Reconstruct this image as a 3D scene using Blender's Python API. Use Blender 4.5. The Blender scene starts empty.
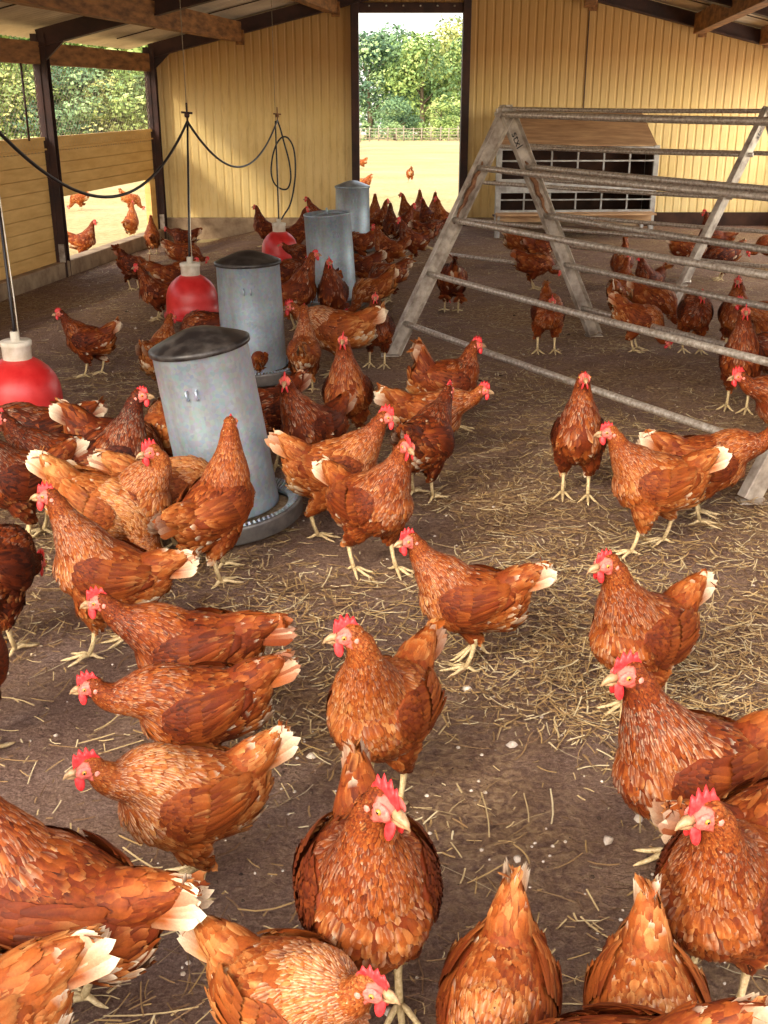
import bpy, bmesh, math, random
import numpy as np
from mathutils import Vector, Matrix
from mathutils.bvhtree import BVHTree

# ------------------------------------------------------------------ camera, world, sun, exposure
SC = bpy.context.scene
COL = SC.collection
F_PX, PITCH, CAM_H = 1080.0, math.radians(21.0), 1.2
cam_d = bpy.data.cameras.new('camera'); cam = bpy.data.objects.new('camera', cam_d); COL.objects.link(cam)
cam.location = (0, 0, CAM_H); cam.rotation_euler = (math.pi/2 - PITCH, 0, 0)
cam_d.sensor_fit = 'VERTICAL'; cam_d.sensor_height = 24; cam_d.lens = 24*F_PX/1024
cam_d.clip_start = 0.02; cam_d.clip_end = 600
SC.camera = cam

SUN_DIR = Vector((0.62, 0.72, -0.50)).normalized()
w = bpy.data.worlds.new('world'); SC.world = w; w.use_nodes = True
nt = w.node_tree; nt.nodes.clear()
sky = nt.nodes.new('ShaderNodeTexSky'); sky.sky_type = 'NISHITA'; sky.sun_disc = False
sky.sun_elevation = math.radians(38); sky.sun_rotation = math.radians(200); sky.dust_density = 4; sky.air_density = 1.0
mx = nt.nodes.new('ShaderNodeMix'); mx.data_type = 'RGBA'; mx.inputs[0].default_value = 0.62
bg = nt.nodes.new('ShaderNodeBackground'); out = nt.nodes.new('ShaderNodeOutputWorld')
bg.inputs[1].default_value = 0.57
nt.links.new(sky.outputs[0], mx.inputs[6]); mx.inputs[7].default_value = (3.5, 3.25, 2.95, 1)
nt.links.new(mx.outputs[2], bg.inputs[0]); nt.links.new(bg.outputs[0], out.inputs[0])

sd = bpy.data.lights.new('sun', 'SUN'); so = bpy.data.objects.new('sun', sd); COL.objects.link(so)
sd.energy = 2.0; sd.angle = math.radians(6); sd.color = (1.0, 0.90, 0.72)
so.rotation_euler = SUN_DIR.to_track_quat('-Z', 'Y').to_euler(); so.location = (-8, -6, 9)

# daylight that falls in through the open front of the barn, behind the photographer
ad = bpy.data.lights.new('front_daylight', 'AREA'); ao = bpy.data.objects.new('front_daylight', ad); COL.objects.link(ao)
ad.shape = 'RECTANGLE'; ad.size = 4.0; ad.size_y = 1.6; ad.energy = 48; ad.color = (1.0, 0.94, 0.86)
ao.location = (2.0, -1.6, 2.9); ao.rotation_euler = (math.radians(42), 0, math.radians(18))
# added fill lamp outside the right-hand wall, brightens the back
ad = bpy.data.lights.new('side_fill', 'AREA'); ao = bpy.data.objects.new('side_fill', ad); COL.objects.link(ao)
ad.shape = 'RECTANGLE'; ad.size = 5.0; ad.size_y = 1.1; ad.energy = 75; ad.color = (1.0, 0.93, 0.80)
ao.location = (3.85, 8.6, 0.95); ao.rotation_euler = (math.radians(90), 0, math.radians(82))

SC.view_settings.view_transform = 'Standard'; SC.view_settings.look = 'None'
SC.view_settings.gamma = 1.0; SC.view_settings.use_curve_mapping = False
SC.view_settings.exposure = 0.40
SC.cycles.max_bounces = 6; SC.cycles.diffuse_bounces = 4; SC.cycles.transparent_max_bounces = 4
SC.cycles.sample_clamp_indirect = 8

# ------------------------------------------------------------------ helpers
def srgb(r, g, b, a=1.0):
    f = lambda c: (c/255/12.92) if c/255 <= 0.04045 else ((c/255+0.055)/1.055)**2.4
    return (f(r), f(g), f(b), a)

def S3(r, g, b): return np.array(srgb(r, g, b)[:3])

def ray(px, py):
    x = (px-384)/F_PX; y = -(py-512)/F_PX
    return np.array([x, math.cos(PITCH)+y*math.sin(PITCH), -math.sin(PITCH)+y*math.cos(PITCH)])
CAMP = np.array([0, 0, CAM_H])
def smooth(t): t = min(1, max(0, t)); return t*t*(3-2*t)
def floor_z(x, y):
    dip = -0.14*smooth((-x-1.25+0.15*(y-9))/0.9)
    ridge = 0.035*math.exp(-((x-1.75-(4.2-y)*0.35)/0.45)**2)*smooth((y-3.2)/0.5)*smooth((5.6-y)/0.6)
    return dip + ridge
def out_z(x, y):
    return -0.05 - 0.11*smooth((-x-1.0)/1.0) - 0.026*max(0.0, y-11.3)
def at(px, py, h=0.0, outside=False):
    """the point that shows at this spot of the photograph, h above the ground"""
    z = h; r = ray(px, py)
    for _ in range(6):
        p = CAMP + r*((z-CAM_H)/r[2])
        z = h + (out_z(p[0], p[1]) if outside else floor_z(p[0], p[1]))
    return p

def tag(o, label=None, cat=None, group=None, kind=None):
    if label: o['label'] = label
    if cat: o['category'] = cat
    if group: o['group'] = group
    if kind: o['kind'] = kind
    return o
def empty(name, loc=(0, 0, 0), rz=0.0, parent=None):
    o = bpy.data.objects.new(name, None); COL.objects.link(o); o.location = loc; o.rotation_euler = (0, 0, rz)
    o.empty_display_size = 0.05
    if parent: o.parent = parent
    return o
def mobj(name, verts, faces, mats, parent=None, smooth_=False, cols=None, midx=None, loc=None):
    me = bpy.data.meshes.new(name)
    me.from_pydata([tuple(map(float, v)) for v in verts], [], [tuple(map(int, f)) for f in faces]); me.update()
    return finish(name, me, mats, parent, smooth_, cols, midx, loc)
def finish(name, me, mats, parent=None, smooth_=False, cols=None, midx=None, loc=None):
    if not isinstance(mats, (list, tuple)): mats = [mats]
    for m in mats: me.materials.append(m)
    if smooth_: me.polygons.foreach_set('use_smooth', [True]*len(me.polygons))
    if midx is not None: me.polygons.foreach_set('material_index', np.asarray(midx, dtype=np.int32))
    if cols is not None:
        ca = me.color_attributes.new('Col', 'FLOAT_COLOR', 'POINT')
        c = np.ones((len(me.vertices), 4), dtype=np.float32); c[:, :3] = cols
        ca.data.foreach_set('color', c.ravel())
    o = bpy.data.objects.new(name, me); COL.objects.link(o)
    if parent: o.parent = parent
    if loc is not None: o.location = loc
    return o

class MB:
    """collects shapes that belong to one piece"""
    def __init__(s): s.v = []; s.f = []; s.m = []; s.sm = []
    def add(s, v, f, mi=0, sm=False):
        o = len(s.v); s.v += [tuple(map(float, p)) for p in v]; s.f += [tuple(int(i)+o for i in q) for q in f]
        s.m += [mi]*len(f); s.sm += [sm]*len(f); return s
    def box(s, a, b, mi=0, shear=None):
        (x0, y0, z0), (x1, y1, z1) = a, b
        v = [(x0,y0,z0),(x1,y0,z0),(x1,y1,z0),(x0,y1,z0),(x0,y0,z1),(x1,y0,z1),(x1,y1,z1),(x0,y1,z1)]
        return s.add(v, [(0,3,2,1),(4,5,6,7),(0,1,5,4),(1,2,6,5),(2,3,7,6),(3,0,4,7)], mi)
    def bar(s, p, q, wd, hg, mi=0, up=(0, 0, 1)):
        """box beam from p to q, wd across, hg along up"""
        p = np.array(p, float); q = np.array(q, float); t = q-p; t /= np.linalg.norm(t)
        u = np.array(up, float); sd_ = np.cross(t, u); sd_ /= np.linalg.norm(sd_); u = np.cross(sd_, t)
        v = []
        for c in (p, q):
            for a, b in ((-1,-1),(1,-1),(1,1),(-1,1)): v.append(c+sd_*a*wd/2+u*b*hg/2)
        return s.add(v, [(3,2,1,0),(4,5,6,7),(0,1,5,4),(1,2,6,5),(2,3,7,6),(3,0,4,7)], mi)
    def tube(s, pts, r, n=8, mi=0, cap=True):
        pts = [np.array(p, float) for p in pts]; m = len(pts)
        rr = r if hasattr(r, '__len__') else [r]*m
        v = []; ref = None
        for i, p in enumerate(pts):
            t = pts[min(i+1, m-1)]-pts[max(i-1, 0)]; t = t/(np.linalg.norm(t)+1e-9)
            if ref is None: ref = np.array([0, 0, 1.0]) if abs(t[2]) < .9 else np.array([1.0, 0, 0])
            a = np.cross(t, ref); a /= np.linalg.norm(a)+1e-9; b = np.cross(a, t); ref = b
            for k in range(n):
                th = 2*math.pi*k/n; v.append(p+rr[i]*(math.cos(th)*a+math.sin(th)*b))
        f = [(i*n+k, i*n+(k+1) % n, (i+1)*n+(k+1) % n, (i+1)*n+k) for i in range(m-1) for k in range(n)]
        if cap: f += [tuple(range(n))[::-1], tuple((m-1)*n+k for k in range(n))]
        return s.add(v, f, mi, True)
    def lathe(s, prof, n=48, mi=0, mod=None, c=(0, 0, 0)):
        v = []
        for j, (r, z) in enumerate(prof):
            for k in range(n):
                th = 2*math.pi*k/n; rr = r*(1+(mod(j, k) if mod else 0))
                v.append((c[0]+rr*math.cos(th), c[1]+rr*math.sin(th), c[2]+z))
        f = [(j*n+k, j*n+(k+1) % n, (j+1)*n+(k+1) % n, (j+1)*n+k) for j in range(len(prof)-1) for k in range(n)]
        return s.add(v, f, mi, True)
    def build(s, name, mats, parent=None, loc=None, bevel=0, smooth_angle=True):
        me = bpy.data.meshes.new(name); me.from_pydata(s.v, [], s.f); me.update()
        o = finish(name, me, mats, parent, False, None, s.m, loc)
        me.polygons.foreach_set('use_smooth', s.sm)
        if bevel:
            md = o.modifiers.new('bevel', 'BEVEL'); md.width = bevel; md.segments = 2; md.limit_method = 'ANGLE'
        return o

def new_mat(name):
    m = bpy.data.materials.new(name); m.use_nodes = True; n = m.node_tree
    b = n.nodes['Principled BSDF']; return m, n, b
def N(n, typ, **kw):
    x = n.nodes.new(typ)
    for k, v in kw.items():
        if k.startswith('i_'): x.inputs[k[2:].replace('_', ' ')].default_value = v
        else: setattr(x, k, v)
    return x
def ramp(n, fac, stops):
    r = n.nodes.new('ShaderNodeValToRGB'); e = r.color_ramp.elements
    while len(e) < len(stops): e.new(0.5)
    for el, (p, c) in zip(e, stops): el.position = p; el.color = c
    n.links.new(fac, r.inputs[0]); return r.outputs[0]
def coords(n, scale=(1, 1, 1), kind='Object'):
    tc = N(n, 'ShaderNodeTexCoord'); mp = N(n, 'ShaderNodeMapping'); mp.inputs['Scale'].default_value = scale
    n.links.new(tc.outputs[kind], mp.inputs[0]); return mp.outputs[0]
def noise(n, vec, scale, detail=4, rough=0.6):
    t = N(n, 'ShaderNodeTexNoise'); t.inputs['Scale'].default_value = scale; t.inputs['Detail'].default_value = detail
    t.inputs['Roughness'].default_value = rough; n.links.new(vec, t.inputs['Vector']); return t.outputs['Fac']
def mixc(n, fac, a, b, mode='MIX'):
    m = N(n, 'ShaderNodeMix', data_type='RGBA', blend_type=mode)
    for sock, v in ((m.inputs[0], fac), (m.inputs[6], a), (m.inputs[7], b)):
        if hasattr(v, 'links'): n.links.new(v, sock)
        else: sock.default_value = v
    return m.outputs[2]
def bump(n, b, h, strength=0.3, dist=0.01):
    bp = N(n, 'ShaderNodeBump'); bp.inputs['Strength'].default_value = strength; bp.inputs['Distance'].default_value = dist
    n.links.new(h, bp.inputs['Height']); n.links.new(bp.outputs[0], b.inputs['Normal'])

def simple(name, c1, c2, scale=6, rough=0.6, metal=0.0, stretch=(1, 1, 1), bs=0.15, bd=0.004, detail=5, lo=0.35, hi=0.65, spec=0.4):
    m, n, b = new_mat(name); v = coords(n, stretch)
    f = noise(n, v, scale, detail)
    n.links.new(ramp(n, f, [(lo, c1), (hi, c2)]), b.inputs['Base Color'])
    b.inputs['Roughness'].default_value = rough; b.inputs['Metallic'].default_value = metal
    b.inputs['Specular IOR Level'].default_value = spec
    if bs: bump(n, b, f, bs, bd)
    return m

# ------------------------------------------------------------------ materials
def mat_soil():
    m, n, b = new_mat('litter_soil'); v = coords(n)
    big = noise(n, v, 0.9, 4, 0.6); mid = noise(n, v, 7, 6, 0.7); fine = noise(n, v, 95, 8, 0.8)
    base = ramp(n, mid, [(0.30, srgb(112, 84, 74)), (0.5, srgb(150, 122, 110)), (0.72, srgb(178, 152, 142))])
    sp = ramp(n, fine, [(0.36, srgb(64, 44, 36)), (0.50, srgb(136, 106, 90)), (0.66, srgb(184, 158, 136))])
    c = mixc(n, 0.6, base, sp)
    # straw litter, fibrous
    v2 = coords(n, (1, 1, 1)); w1 = N(n, 'ShaderNodeTexNoise'); w1.inputs['Scale'].default_value = 55; w1.inputs['Detail'].default_value = 7
    w1.inputs['Distortion'].default_value = 0.7; n.links.new(v2, w1.inputs['Vector'])
    st = ramp(n, w1.outputs['Fac'], [(0.36, srgb(96, 68, 46)), (0.5, srgb(156, 122, 84)), (0.62, srgb(202, 168, 120))])
    vfine = noise(n, v, 260, 4, 0.7)
    c = mixc(n, 0.75, c, ramp(n, vfine, [(0.34, (0.55, 0.52, 0.50, 1)), (0.5, (1, 1, 1, 1)), (0.68, (1.45, 1.42, 1.38, 1))]), 'MULTIPLY')
    msk = ramp(n, big, [(0.44, (0, 0, 0, 1)), (0.62, (0.55, 0.55, 0.55, 1))])
    c = mixc(n, msk, c, st)
    # pale droppings and grit
    vo = N(n, 'ShaderNodeTexVoronoi'); vo.inputs['Scale'].default_value = 30; n.links.new(v, vo.inputs['Vector'])
    g = ramp(n, vo.outputs['Distance'], [(0.05, (1, 1, 1, 1)), (0.12, (0, 0, 0, 1))])
    sel = ramp(n, noise(n, v, 5, 2), [(0.52, (0, 0, 0, 1)), (0.60, (0.8, 0.8, 0.8, 1))])
    gg = mixc(n, 1.0, g, sel, 'MULTIPLY')
    c = mixc(n, gg, c, srgb(196, 184, 168))
    n.links.new(c, b.inputs['Base Color']); b.inputs['Roughness'].default_value = 0.95
    b.inputs['Specular IOR Level'].default_value = 0.15
    ad_ = N(n, 'ShaderNodeMath', operation='ADD'); n.links.new(fine, ad_.inputs[0]); n.links.new(w1.outputs['Fac'], ad_.inputs[1])
    bump(n, b, ad_.outputs[0], 1.0, 0.02)
    return m
M = {}
M['soil'] = mat_soil()
def mat_attr(name, rough=0.7, spec=0.2, var=0.25, nscale=90, sheen=0.0):
    m, n, b = new_mat(name); a = N(n, 'ShaderNodeVertexColor', layer_name='Col')
    f = noise(n, coords(n), nscale, 3)
    c = mixc(n, 1.0, a.outputs[0], ramp(n, f, [(0.3, (1-var, 1-var, 1-var, 1)), (0.7, (1+var*0.0+1e-3, 1, 1, 1))]), 'MULTIPLY')
    n.links.new(c, b.inputs['Base Color']); b.inputs['Roughness'].default_value = rough
    b.inputs['Specular IOR Level'].default_value = spec
    if sheen: b.inputs['Sheen Weight'].default_value = sheen
    return m
M['plumage'] = mat_attr('plumage', 0.62, 0.16, 0.25, 300)
M['leg_skin'] = simple('leg_skin', srgb(176, 150, 104), srgb(214, 192, 148), 180, 0.5, bs=0.4, bd=0.001)
M['comb'] = simple('comb_skin', srgb(200, 34, 38), srgb(228, 66, 66), 130, 0.42, bs=0.5, bd=0.001)
M['face'] = simple('face_skin', srgb(206, 78, 70), srgb(226, 124, 108), 200, 0.5, bs=0.5, bd=0.001)
M['lobe'] = simple('ear_lobe', srgb(206, 112, 98), srgb(222, 142, 124), 150, 0.5)
M['beak'] = simple('beak_horn', srgb(140, 104, 72), srgb(186, 152, 112), 90, 0.35)
M['iris'] = simple('iris', srgb(196, 118, 40), srgb(226, 160, 70), 300, 0.15, bs=0)
M['pupil'] = simple('pupil', srgb(8, 6, 5), srgb(14, 10, 8), 50, 0.08, bs=0, spec=0.6)
M['straw'] = mat_attr('straw', 0.6, 0.3, 0.2, 40)
M['leaf'] = mat_attr('leaf', 0.6, 0.25, 0.2, 2)
M['bark'] = simple('bark', srgb(88, 74, 58), srgb(128, 112, 90), 4, 0.9)
M['galv'] = None
def mat_galv():
    m, n, b = new_mat('galvanised_steel'); v = coords(n)
    vo = N(n, 'ShaderNodeTexVoronoi'); vo.inputs['Scale'].default_value = 90; n.links.new(v, vo.inputs['Vector'])
    f = noise(n, v, 5, 5); 
    c = mixc(n, 0.22, ramp(n, f, [(0.3, srgb(150, 166, 180)), (0.7, srgb(188, 204, 216))]), vo.outputs['Color'], 'SOFT_LIGHT')
    dz = noise(n, coords(n, (6, 6, 1)), 3, 4)
    c = mixc(n, ramp(n, dz, [(0.5, (0, 0, 0, 1)), (0.75, (0.45, 0.45, 0.45, 1))]), c, srgb(150, 128, 104))
    n.links.new(c, b.inputs['Base Color']); b.inputs['Metallic'].default_value = 0.6
    n.links.new(ramp(n, f, [(0.2, (0.32,)*3+(1,)), (0.8, (0.5,)*3+(1,))]), b.inputs['Roughness'])
    return m
M['galv'] = mat_galv()
M['galv_dull'] = simple('dusty_steel_tube', srgb(158, 142, 126), srgb(222, 214, 204), 70, 0.32, 0.6, bs=0.08, bd=0.001, detail=8)
M['galv_leg'] = simple('dusty_steel_channel', srgb(138, 124, 112), srgb(206, 196, 182), 14, 0.6, 0.3, bs=0.2)
M['rust_dirt'] = simple('caked_dirt', srgb(96, 60, 42), srgb(152, 110, 78), 25, 0.95, bs=0.8, bd=0.01)
M['lid'] = simple('dark_lid', srgb(34, 30, 30), srgb(86, 80, 76), 14, 0.38, 0.2, lo=0.45, hi=0.75)
M['lid_steel'] = simple('pale_lid', srgb(120, 132, 140), srgb(168, 180, 188), 10, 0.4, 0.5)
M['red'] = simple('red_plastic', srgb(190, 22, 26), srgb(216, 58, 56), 9, 0.38, bs=0.05, spec=0.5)
M['white_plastic'] = simple('white_plastic', srgb(196, 184, 160), srgb(228, 220, 204), 20, 0.5)
M['hose'] = simple('black_hose', srgb(18, 14, 18), srgb(38, 30, 34), 20, 0.4, bs=0)
M['cord'] = simple('pale_cord', srgb(120, 104, 84), srgb(150, 134, 112), 40, 0.8, bs=0)
def mat_cream():
    m, n, b = new_mat('cream_sheet_wall'); v = coords(n)
    f = noise(n, v, 1.6, 5, 0.65); f2 = noise(n, coords(n, (12, 12, 1.5)), 3, 5, 0.7)
    c = ramp(n, f, [(0.3, srgb(222, 190, 120)), (0.7, srgb(238, 212, 150))])
    # browner towards the top of the sheets, with an uneven edge
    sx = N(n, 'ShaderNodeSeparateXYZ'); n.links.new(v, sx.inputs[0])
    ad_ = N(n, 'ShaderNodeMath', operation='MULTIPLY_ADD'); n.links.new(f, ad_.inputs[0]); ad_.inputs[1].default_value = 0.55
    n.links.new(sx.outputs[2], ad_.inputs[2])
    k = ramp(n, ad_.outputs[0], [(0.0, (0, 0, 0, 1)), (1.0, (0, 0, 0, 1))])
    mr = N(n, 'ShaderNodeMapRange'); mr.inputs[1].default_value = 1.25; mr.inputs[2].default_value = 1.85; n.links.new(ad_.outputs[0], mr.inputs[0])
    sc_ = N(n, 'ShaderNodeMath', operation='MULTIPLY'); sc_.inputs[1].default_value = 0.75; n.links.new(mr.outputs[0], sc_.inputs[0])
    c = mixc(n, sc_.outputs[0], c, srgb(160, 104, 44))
    c = mixc(n, ramp(n, f2, [(0.52, (0, 0, 0, 1)), (0.8, (0.45, 0.45, 0.45, 1))]), c, srgb(160, 112, 60))
    n.links.new(c, b.inputs['Base Color']); b.inputs['Roughness'].default_value = 0.5; b.inputs['Specular IOR Level'].default_value = 0.3
    return m
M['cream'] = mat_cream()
M['plank'] = simple('cream_boarding', srgb(206, 160, 88), srgb(226, 184, 112), 3, 0.65, stretch=(1, 1, 5), bs=0.25, bd=0.004)
M['timber'] = simple('timber', srgb(92, 56, 28), srgb(156, 104, 56), 4, 0.75, stretch=(6, 1, 6), bs=0.3)
M['dark_steel'] = simple('brown_painted_steel', srgb(44, 26, 24), srgb(72, 42, 34), 6, 0.6, bs=0.1)
M['concrete'] = simple('concrete', srgb(132, 108, 84), srgb(172, 148, 118), 9, 0.9, bs=0.5, bd=0.01)
M['roof'] = simple('roof_sheet', srgb(178, 160, 142), srgb(208, 192, 172), 3, 0.7, bs=0.1)
M['wire'] = simple('fence_wire', srgb(150, 140, 120), srgb(186, 176, 156), 30, 0.5, 0.3, bs=0)
M['post_wood'] = simple('weathered_post', srgb(128, 116, 100), srgb(170, 158, 140), 5, 0.9)
M['nest_dark'] = simple('nest_inside', srgb(44, 26, 18), srgb(72, 46, 32), 6, 0.9)
M['nest_board'] = simple('nest_board', srgb(160, 122, 88), srgb(200, 162, 120), 4, 0.8, stretch=(1, 4, 4))
M['nest_frame'] = simple('nest_frame', srgb(136, 130, 124), srgb(184, 182, 178), 12, 0.5, 0.3)
M['ink'] = simple('black_print', srgb(22, 18, 18), srgb(40, 34, 32), 30, 0.6, bs=0)
M['pan'] = simple('pan_steel', srgb(92, 90, 90), srgb(142, 138, 134), 12, 0.5, 0.5)
M['feed'] = simple('feed_mash', srgb(150, 122, 92), srgb(196, 170, 136), 60, 0.95, bs=0.8, bd=0.01)
def mat_field():
    m, n, b = new_mat('dry_grass_field'); v = coords(n)
    f = noise(n, v, 0.35, 6, 0.65); g = noise(n, v, 14, 6, 0.8)
    c = ramp(n, f, [(0.34, srgb(158, 146, 84)), (0.5, srgb(186, 166, 114)), (0.68, srgb(204, 186, 142))])
    c = mixc(n, 0.5, c, ramp(n, g, [(0.35, srgb(126, 114, 74)), (0.6, srgb(206, 188, 146))]))
    n.links.new(c, b.inputs['Base Color']); b.inputs['Roughness'].default_value = 1; b.inputs['Specular IOR Level'].default_value = 0.05
    bump(n, b, g, 0.6, 0.05); return m
M['field'] = mat_field()

# ------------------------------------------------------------------ the setting
AX = 0.15                                     # the barn's long axis runs at this slope
def bx(x, y): return x + AX*(y-11.2)          # barn-frame x -> world x
WL, WR, YB, YF = -2.2, 4.0, 11.2, 1.2
RIDGE_X, EAVE, PIT = 0.88, 1.54, 0.243
def raf_z(x):                                 # underside of the rafters
    return EAVE + PIT*((x-WL) if x < RIDGE_X else (RIDGE_X-WL)-(x-RIDGE_X)*0.96)

# floor
nx, ny = 90, 130
xs = np.linspace(-5.5, 5.5, nx); ys = np.linspace(-1.5, 11.35, ny)
v = []; rngf = np.random.default_rng(5)
def fx(x, y):
    l = bx(WL, y)-0.04; r = bx(WR, y)+0.05
    return l + (x+5.5)/11*(r-l)
for y in ys:
    for x in xs:
        X = fx(x, y); v.append((X, y, floor_z(X, y)))
f = [(j*nx+i, j*nx+i+1, (j+1)*nx+i+1, (j+1)*nx+i) for j in range(ny-1) for i in range(nx-1)]
o = mobj('floor', v, f, M['soil'], smooth_=True); o['kind'] = 'structure'
# field outside
v = []; gx = np.concatenate([np.linspace(-160, -12, 20), np.linspace(-11, 12, 40), np.linspace(14, 160, 18)])
gy = np.concatenate([np.linspace(-20, 11, 14), np.linspace(11.6, 20, 12), np.linspace(24, 260, 24)])
for y in gy:
    for x in gx: v.append((x, y, out_z(x, y) - (0.10 if -1.3 < y < 11.0 and bx(WL, y) < x < bx(WR, y) else 0.0)))
f = [(j*len(gx)+i, j*len(gx)+i+1, (j+1)*len(gx)+i+1, (j+1)*len(gx)+i) for j in range(len(gy)-1) for i in range(len(gx)-1)]
o = mobj('field', v, f, M['field'], smooth_=True); o['kind'] = 'structure'

def ribbed(name, x0, x1, z0, ztop, y=YB, period=0.08):
    """sheet wall with narrow upright grooves, its top following ztop(x)"""
    xs_ = []; x = x0
    while x < x1:
        for dx, d in ((0, 0), (0.052, 0), (0.060, 0.007), (0.073, 0.007)):
            if x+dx < x1: xs_.append((x+dx, d))
        x += period
    xs_.append((x1, 0)); n = len(xs_)
    v = [(a, y-0.02+d, z0) for a, d in xs_] + [(a, y-0.02+d, ztop(a)) for a, d in xs_]
    v += [(a, y+0.04, z0) for a, d in xs_] + [(a, y+0.04, ztop(a)) for a, d in xs_]
    f = [(i, i+1, n+i+1, n+i) for i in range(n-1)] + [(2*n+i+1, 2*n+i, 3*n+i, 3*n+i+1) for i in range(n-1)]
    f += [(n+i, n+i+1, 3*n+i+1, 3*n+i) for i in range(n-1)] + [(0, n, 3*n, 2*n), (n-1, 3*n-1, 4*n-1, 2*n-1)]
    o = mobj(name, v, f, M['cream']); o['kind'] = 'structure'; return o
top = lambda x: raf_z(x)+0.13
DX0, DX1, DZ = -0.24, 0.745, 1.945
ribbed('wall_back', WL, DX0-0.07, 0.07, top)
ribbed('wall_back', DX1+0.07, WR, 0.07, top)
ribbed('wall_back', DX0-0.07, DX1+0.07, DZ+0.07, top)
# overlap seam on the right-hand sheet and a few screw heads
mb = MB(); mb.box((1.93, YB-0.028, 0.1), (1.938, YB-0.018, 2.0)); o = mb.build('trim_1', M['dark_steel']); o['kind'] = 'structure'
# door frame
mb = MB(); mb.box((DX0-0.075, YB-0.09, 0), (DX0, YB+0.06, raf_z(DX0)+0.05)); mb.box((DX1, YB-0.09, 0), (DX1+0.075, YB+0.06, raf_z(DX1)+0.05))
mb.box((DX0, YB-0.06, DZ), (DX1, YB+0.05, DZ+0.085))
o = mb.build('door_1', M['dark_steel'], bevel=0.004); o['kind'] = 'structure'
mb = MB()
for i in range(6):
    xx = DX0+0.1+i*0.16; mb.lathe([(0, 0.0), (0.008, 0), (0.008, 0.012), (0, 0.014)], 8, c=(xx, YB-0.07, DZ+0.05))
o = mb.build('bolt', M['galv_leg'], o)
# low concrete footing
mb = MB(); mb.box((WL-0.1, YB-0.06, -0.16), (DX0-0.05, YB+0.05, 0.075)); mb.box((DX1+0.05, YB-0.06, -0.1), (WR, YB+0.05, 0.075))
mb.box((DX0-0.1, YB-0.05, -0.3), (DX1+0.1, YB+0.08, 0.004))
o = mb.build('baseboard_back', M['concrete'], bevel=0.008); o['kind'] = 'structure'
# dark strip along the foot of the sheets, right of the door
mb = MB(); mb.box((2.55, YB-0.075, 0.0), (WR, YB-0.055, 0.13)); o = mb.build('trim_2', M['nest_dark']); o['kind'] = 'structure'

# rafters (portal frames)
def rafter(name, y):
    mb = MB()
    for a, b in ((WL, RIDGE_X), (WR, RIDGE_X)):
        za, zb = raf_z(a), raf_z(b)
        X0, X1 = bx(a, y), bx(b, y)
        mb.bar((X0, y, za+0.07), (X1, y, zb+0.07), 0.05, 0.12)
        mb.bar((X0, y, za+0.012), (X1, y, zb+0.012), 0.10, 0.014)
    # haunches at the eaves
    for a, s in ((WL, 1), (WR, -1)):
        X = bx(a, y); z = raf_z(a)
        mb.add([(X, y-0.02, z-0.12), (X, y-0.02, z+0.05), (X+s*0.26, y-0.02, z+0.05+0.065), (X, y+0.02, z-0.12), (X, y+0.02, z+0.05), (X+s*0.26, y+0.02, z+0.05+0.065)],
               [(0, 1, 2), (5, 4, 3), (0, 2, 5, 3), (1, 0, 3, 4), (2, 1, 4, 5)])
    o = mb.build(name, M['dark_steel']); o['kind'] = 'structure'
for y in (YB-0.10, 8.75, 5.9, 3.1): rafter('ceiling_beam', y)
# timber purlins under the roof
def purlin(x, zb, h=0.17, wd=0.10, y0=YF):
    mb = MB(); mb.bar((bx(x, y0), y0, zb+h/2), (bx(x, YB-0.15), YB-0.15, zb+h/2), wd, h)
    mb.box((bx(x, YB)-0.03, YB-0.17, zb-0.03), (bx(x, YB)+0.05, YB-0.15, zb+0.1))
    o = mb.build('ceiling_beam', M['timber'], bevel=0.004); o['kind'] = 'structure'
purlin(-1.36, 1.69); purlin(-0.46, 1.93, 0.15); purlin(1.93, 1.98, 0.13); purlin(2.97, 1.755, 0.17); purlin(3.6, 1.66, 0.17)
# roof sheets, corrugated down the slope
def roof(a, b):
    ysr = np.arange(YF, YB+0.06, 0.019); v = []; nn = 7
    for j, y in enumerate(ysr):
        for i in range(nn):
            t = i/(nn-1); x = a+(b-a)*t; v.append((bx(x, y), y, raf_z(x)+0.155+0.009*math.sin(2*math.pi*y/0.076)))
    f = [(j*nn+i, j*nn+i+1, (j+1)*nn+i+1, (j+1)*nn+i) for j in range(len(ysr)-1) for i in range(nn-1)]
    o = mobj('ceiling', v, f, M['roof'], smooth_=True); o['kind'] = 'structure'
    md = o.modifiers.new('solid', 'SOLIDIFY'); md.thickness = 0.006; md.offset = 1
roof(WL-0.25, RIDGE_X); roof(RIDGE_X, WR+0.25)
mb = MB()                                        # dark sheet seams
for y in (10.3, 9.45, 7.7, 6.8):
    for a, b in ((WL, RIDGE_X), (RIDGE_X, WR)):
        mb.bar((bx(a, y), y, raf_z(a)+0.140), (bx(b, y), y, raf_z(b)+0.140), 0.014, 0.008)
o = mb.build('trim_3', M['dark_steel']); o['kind'] = 'structure'

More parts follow.
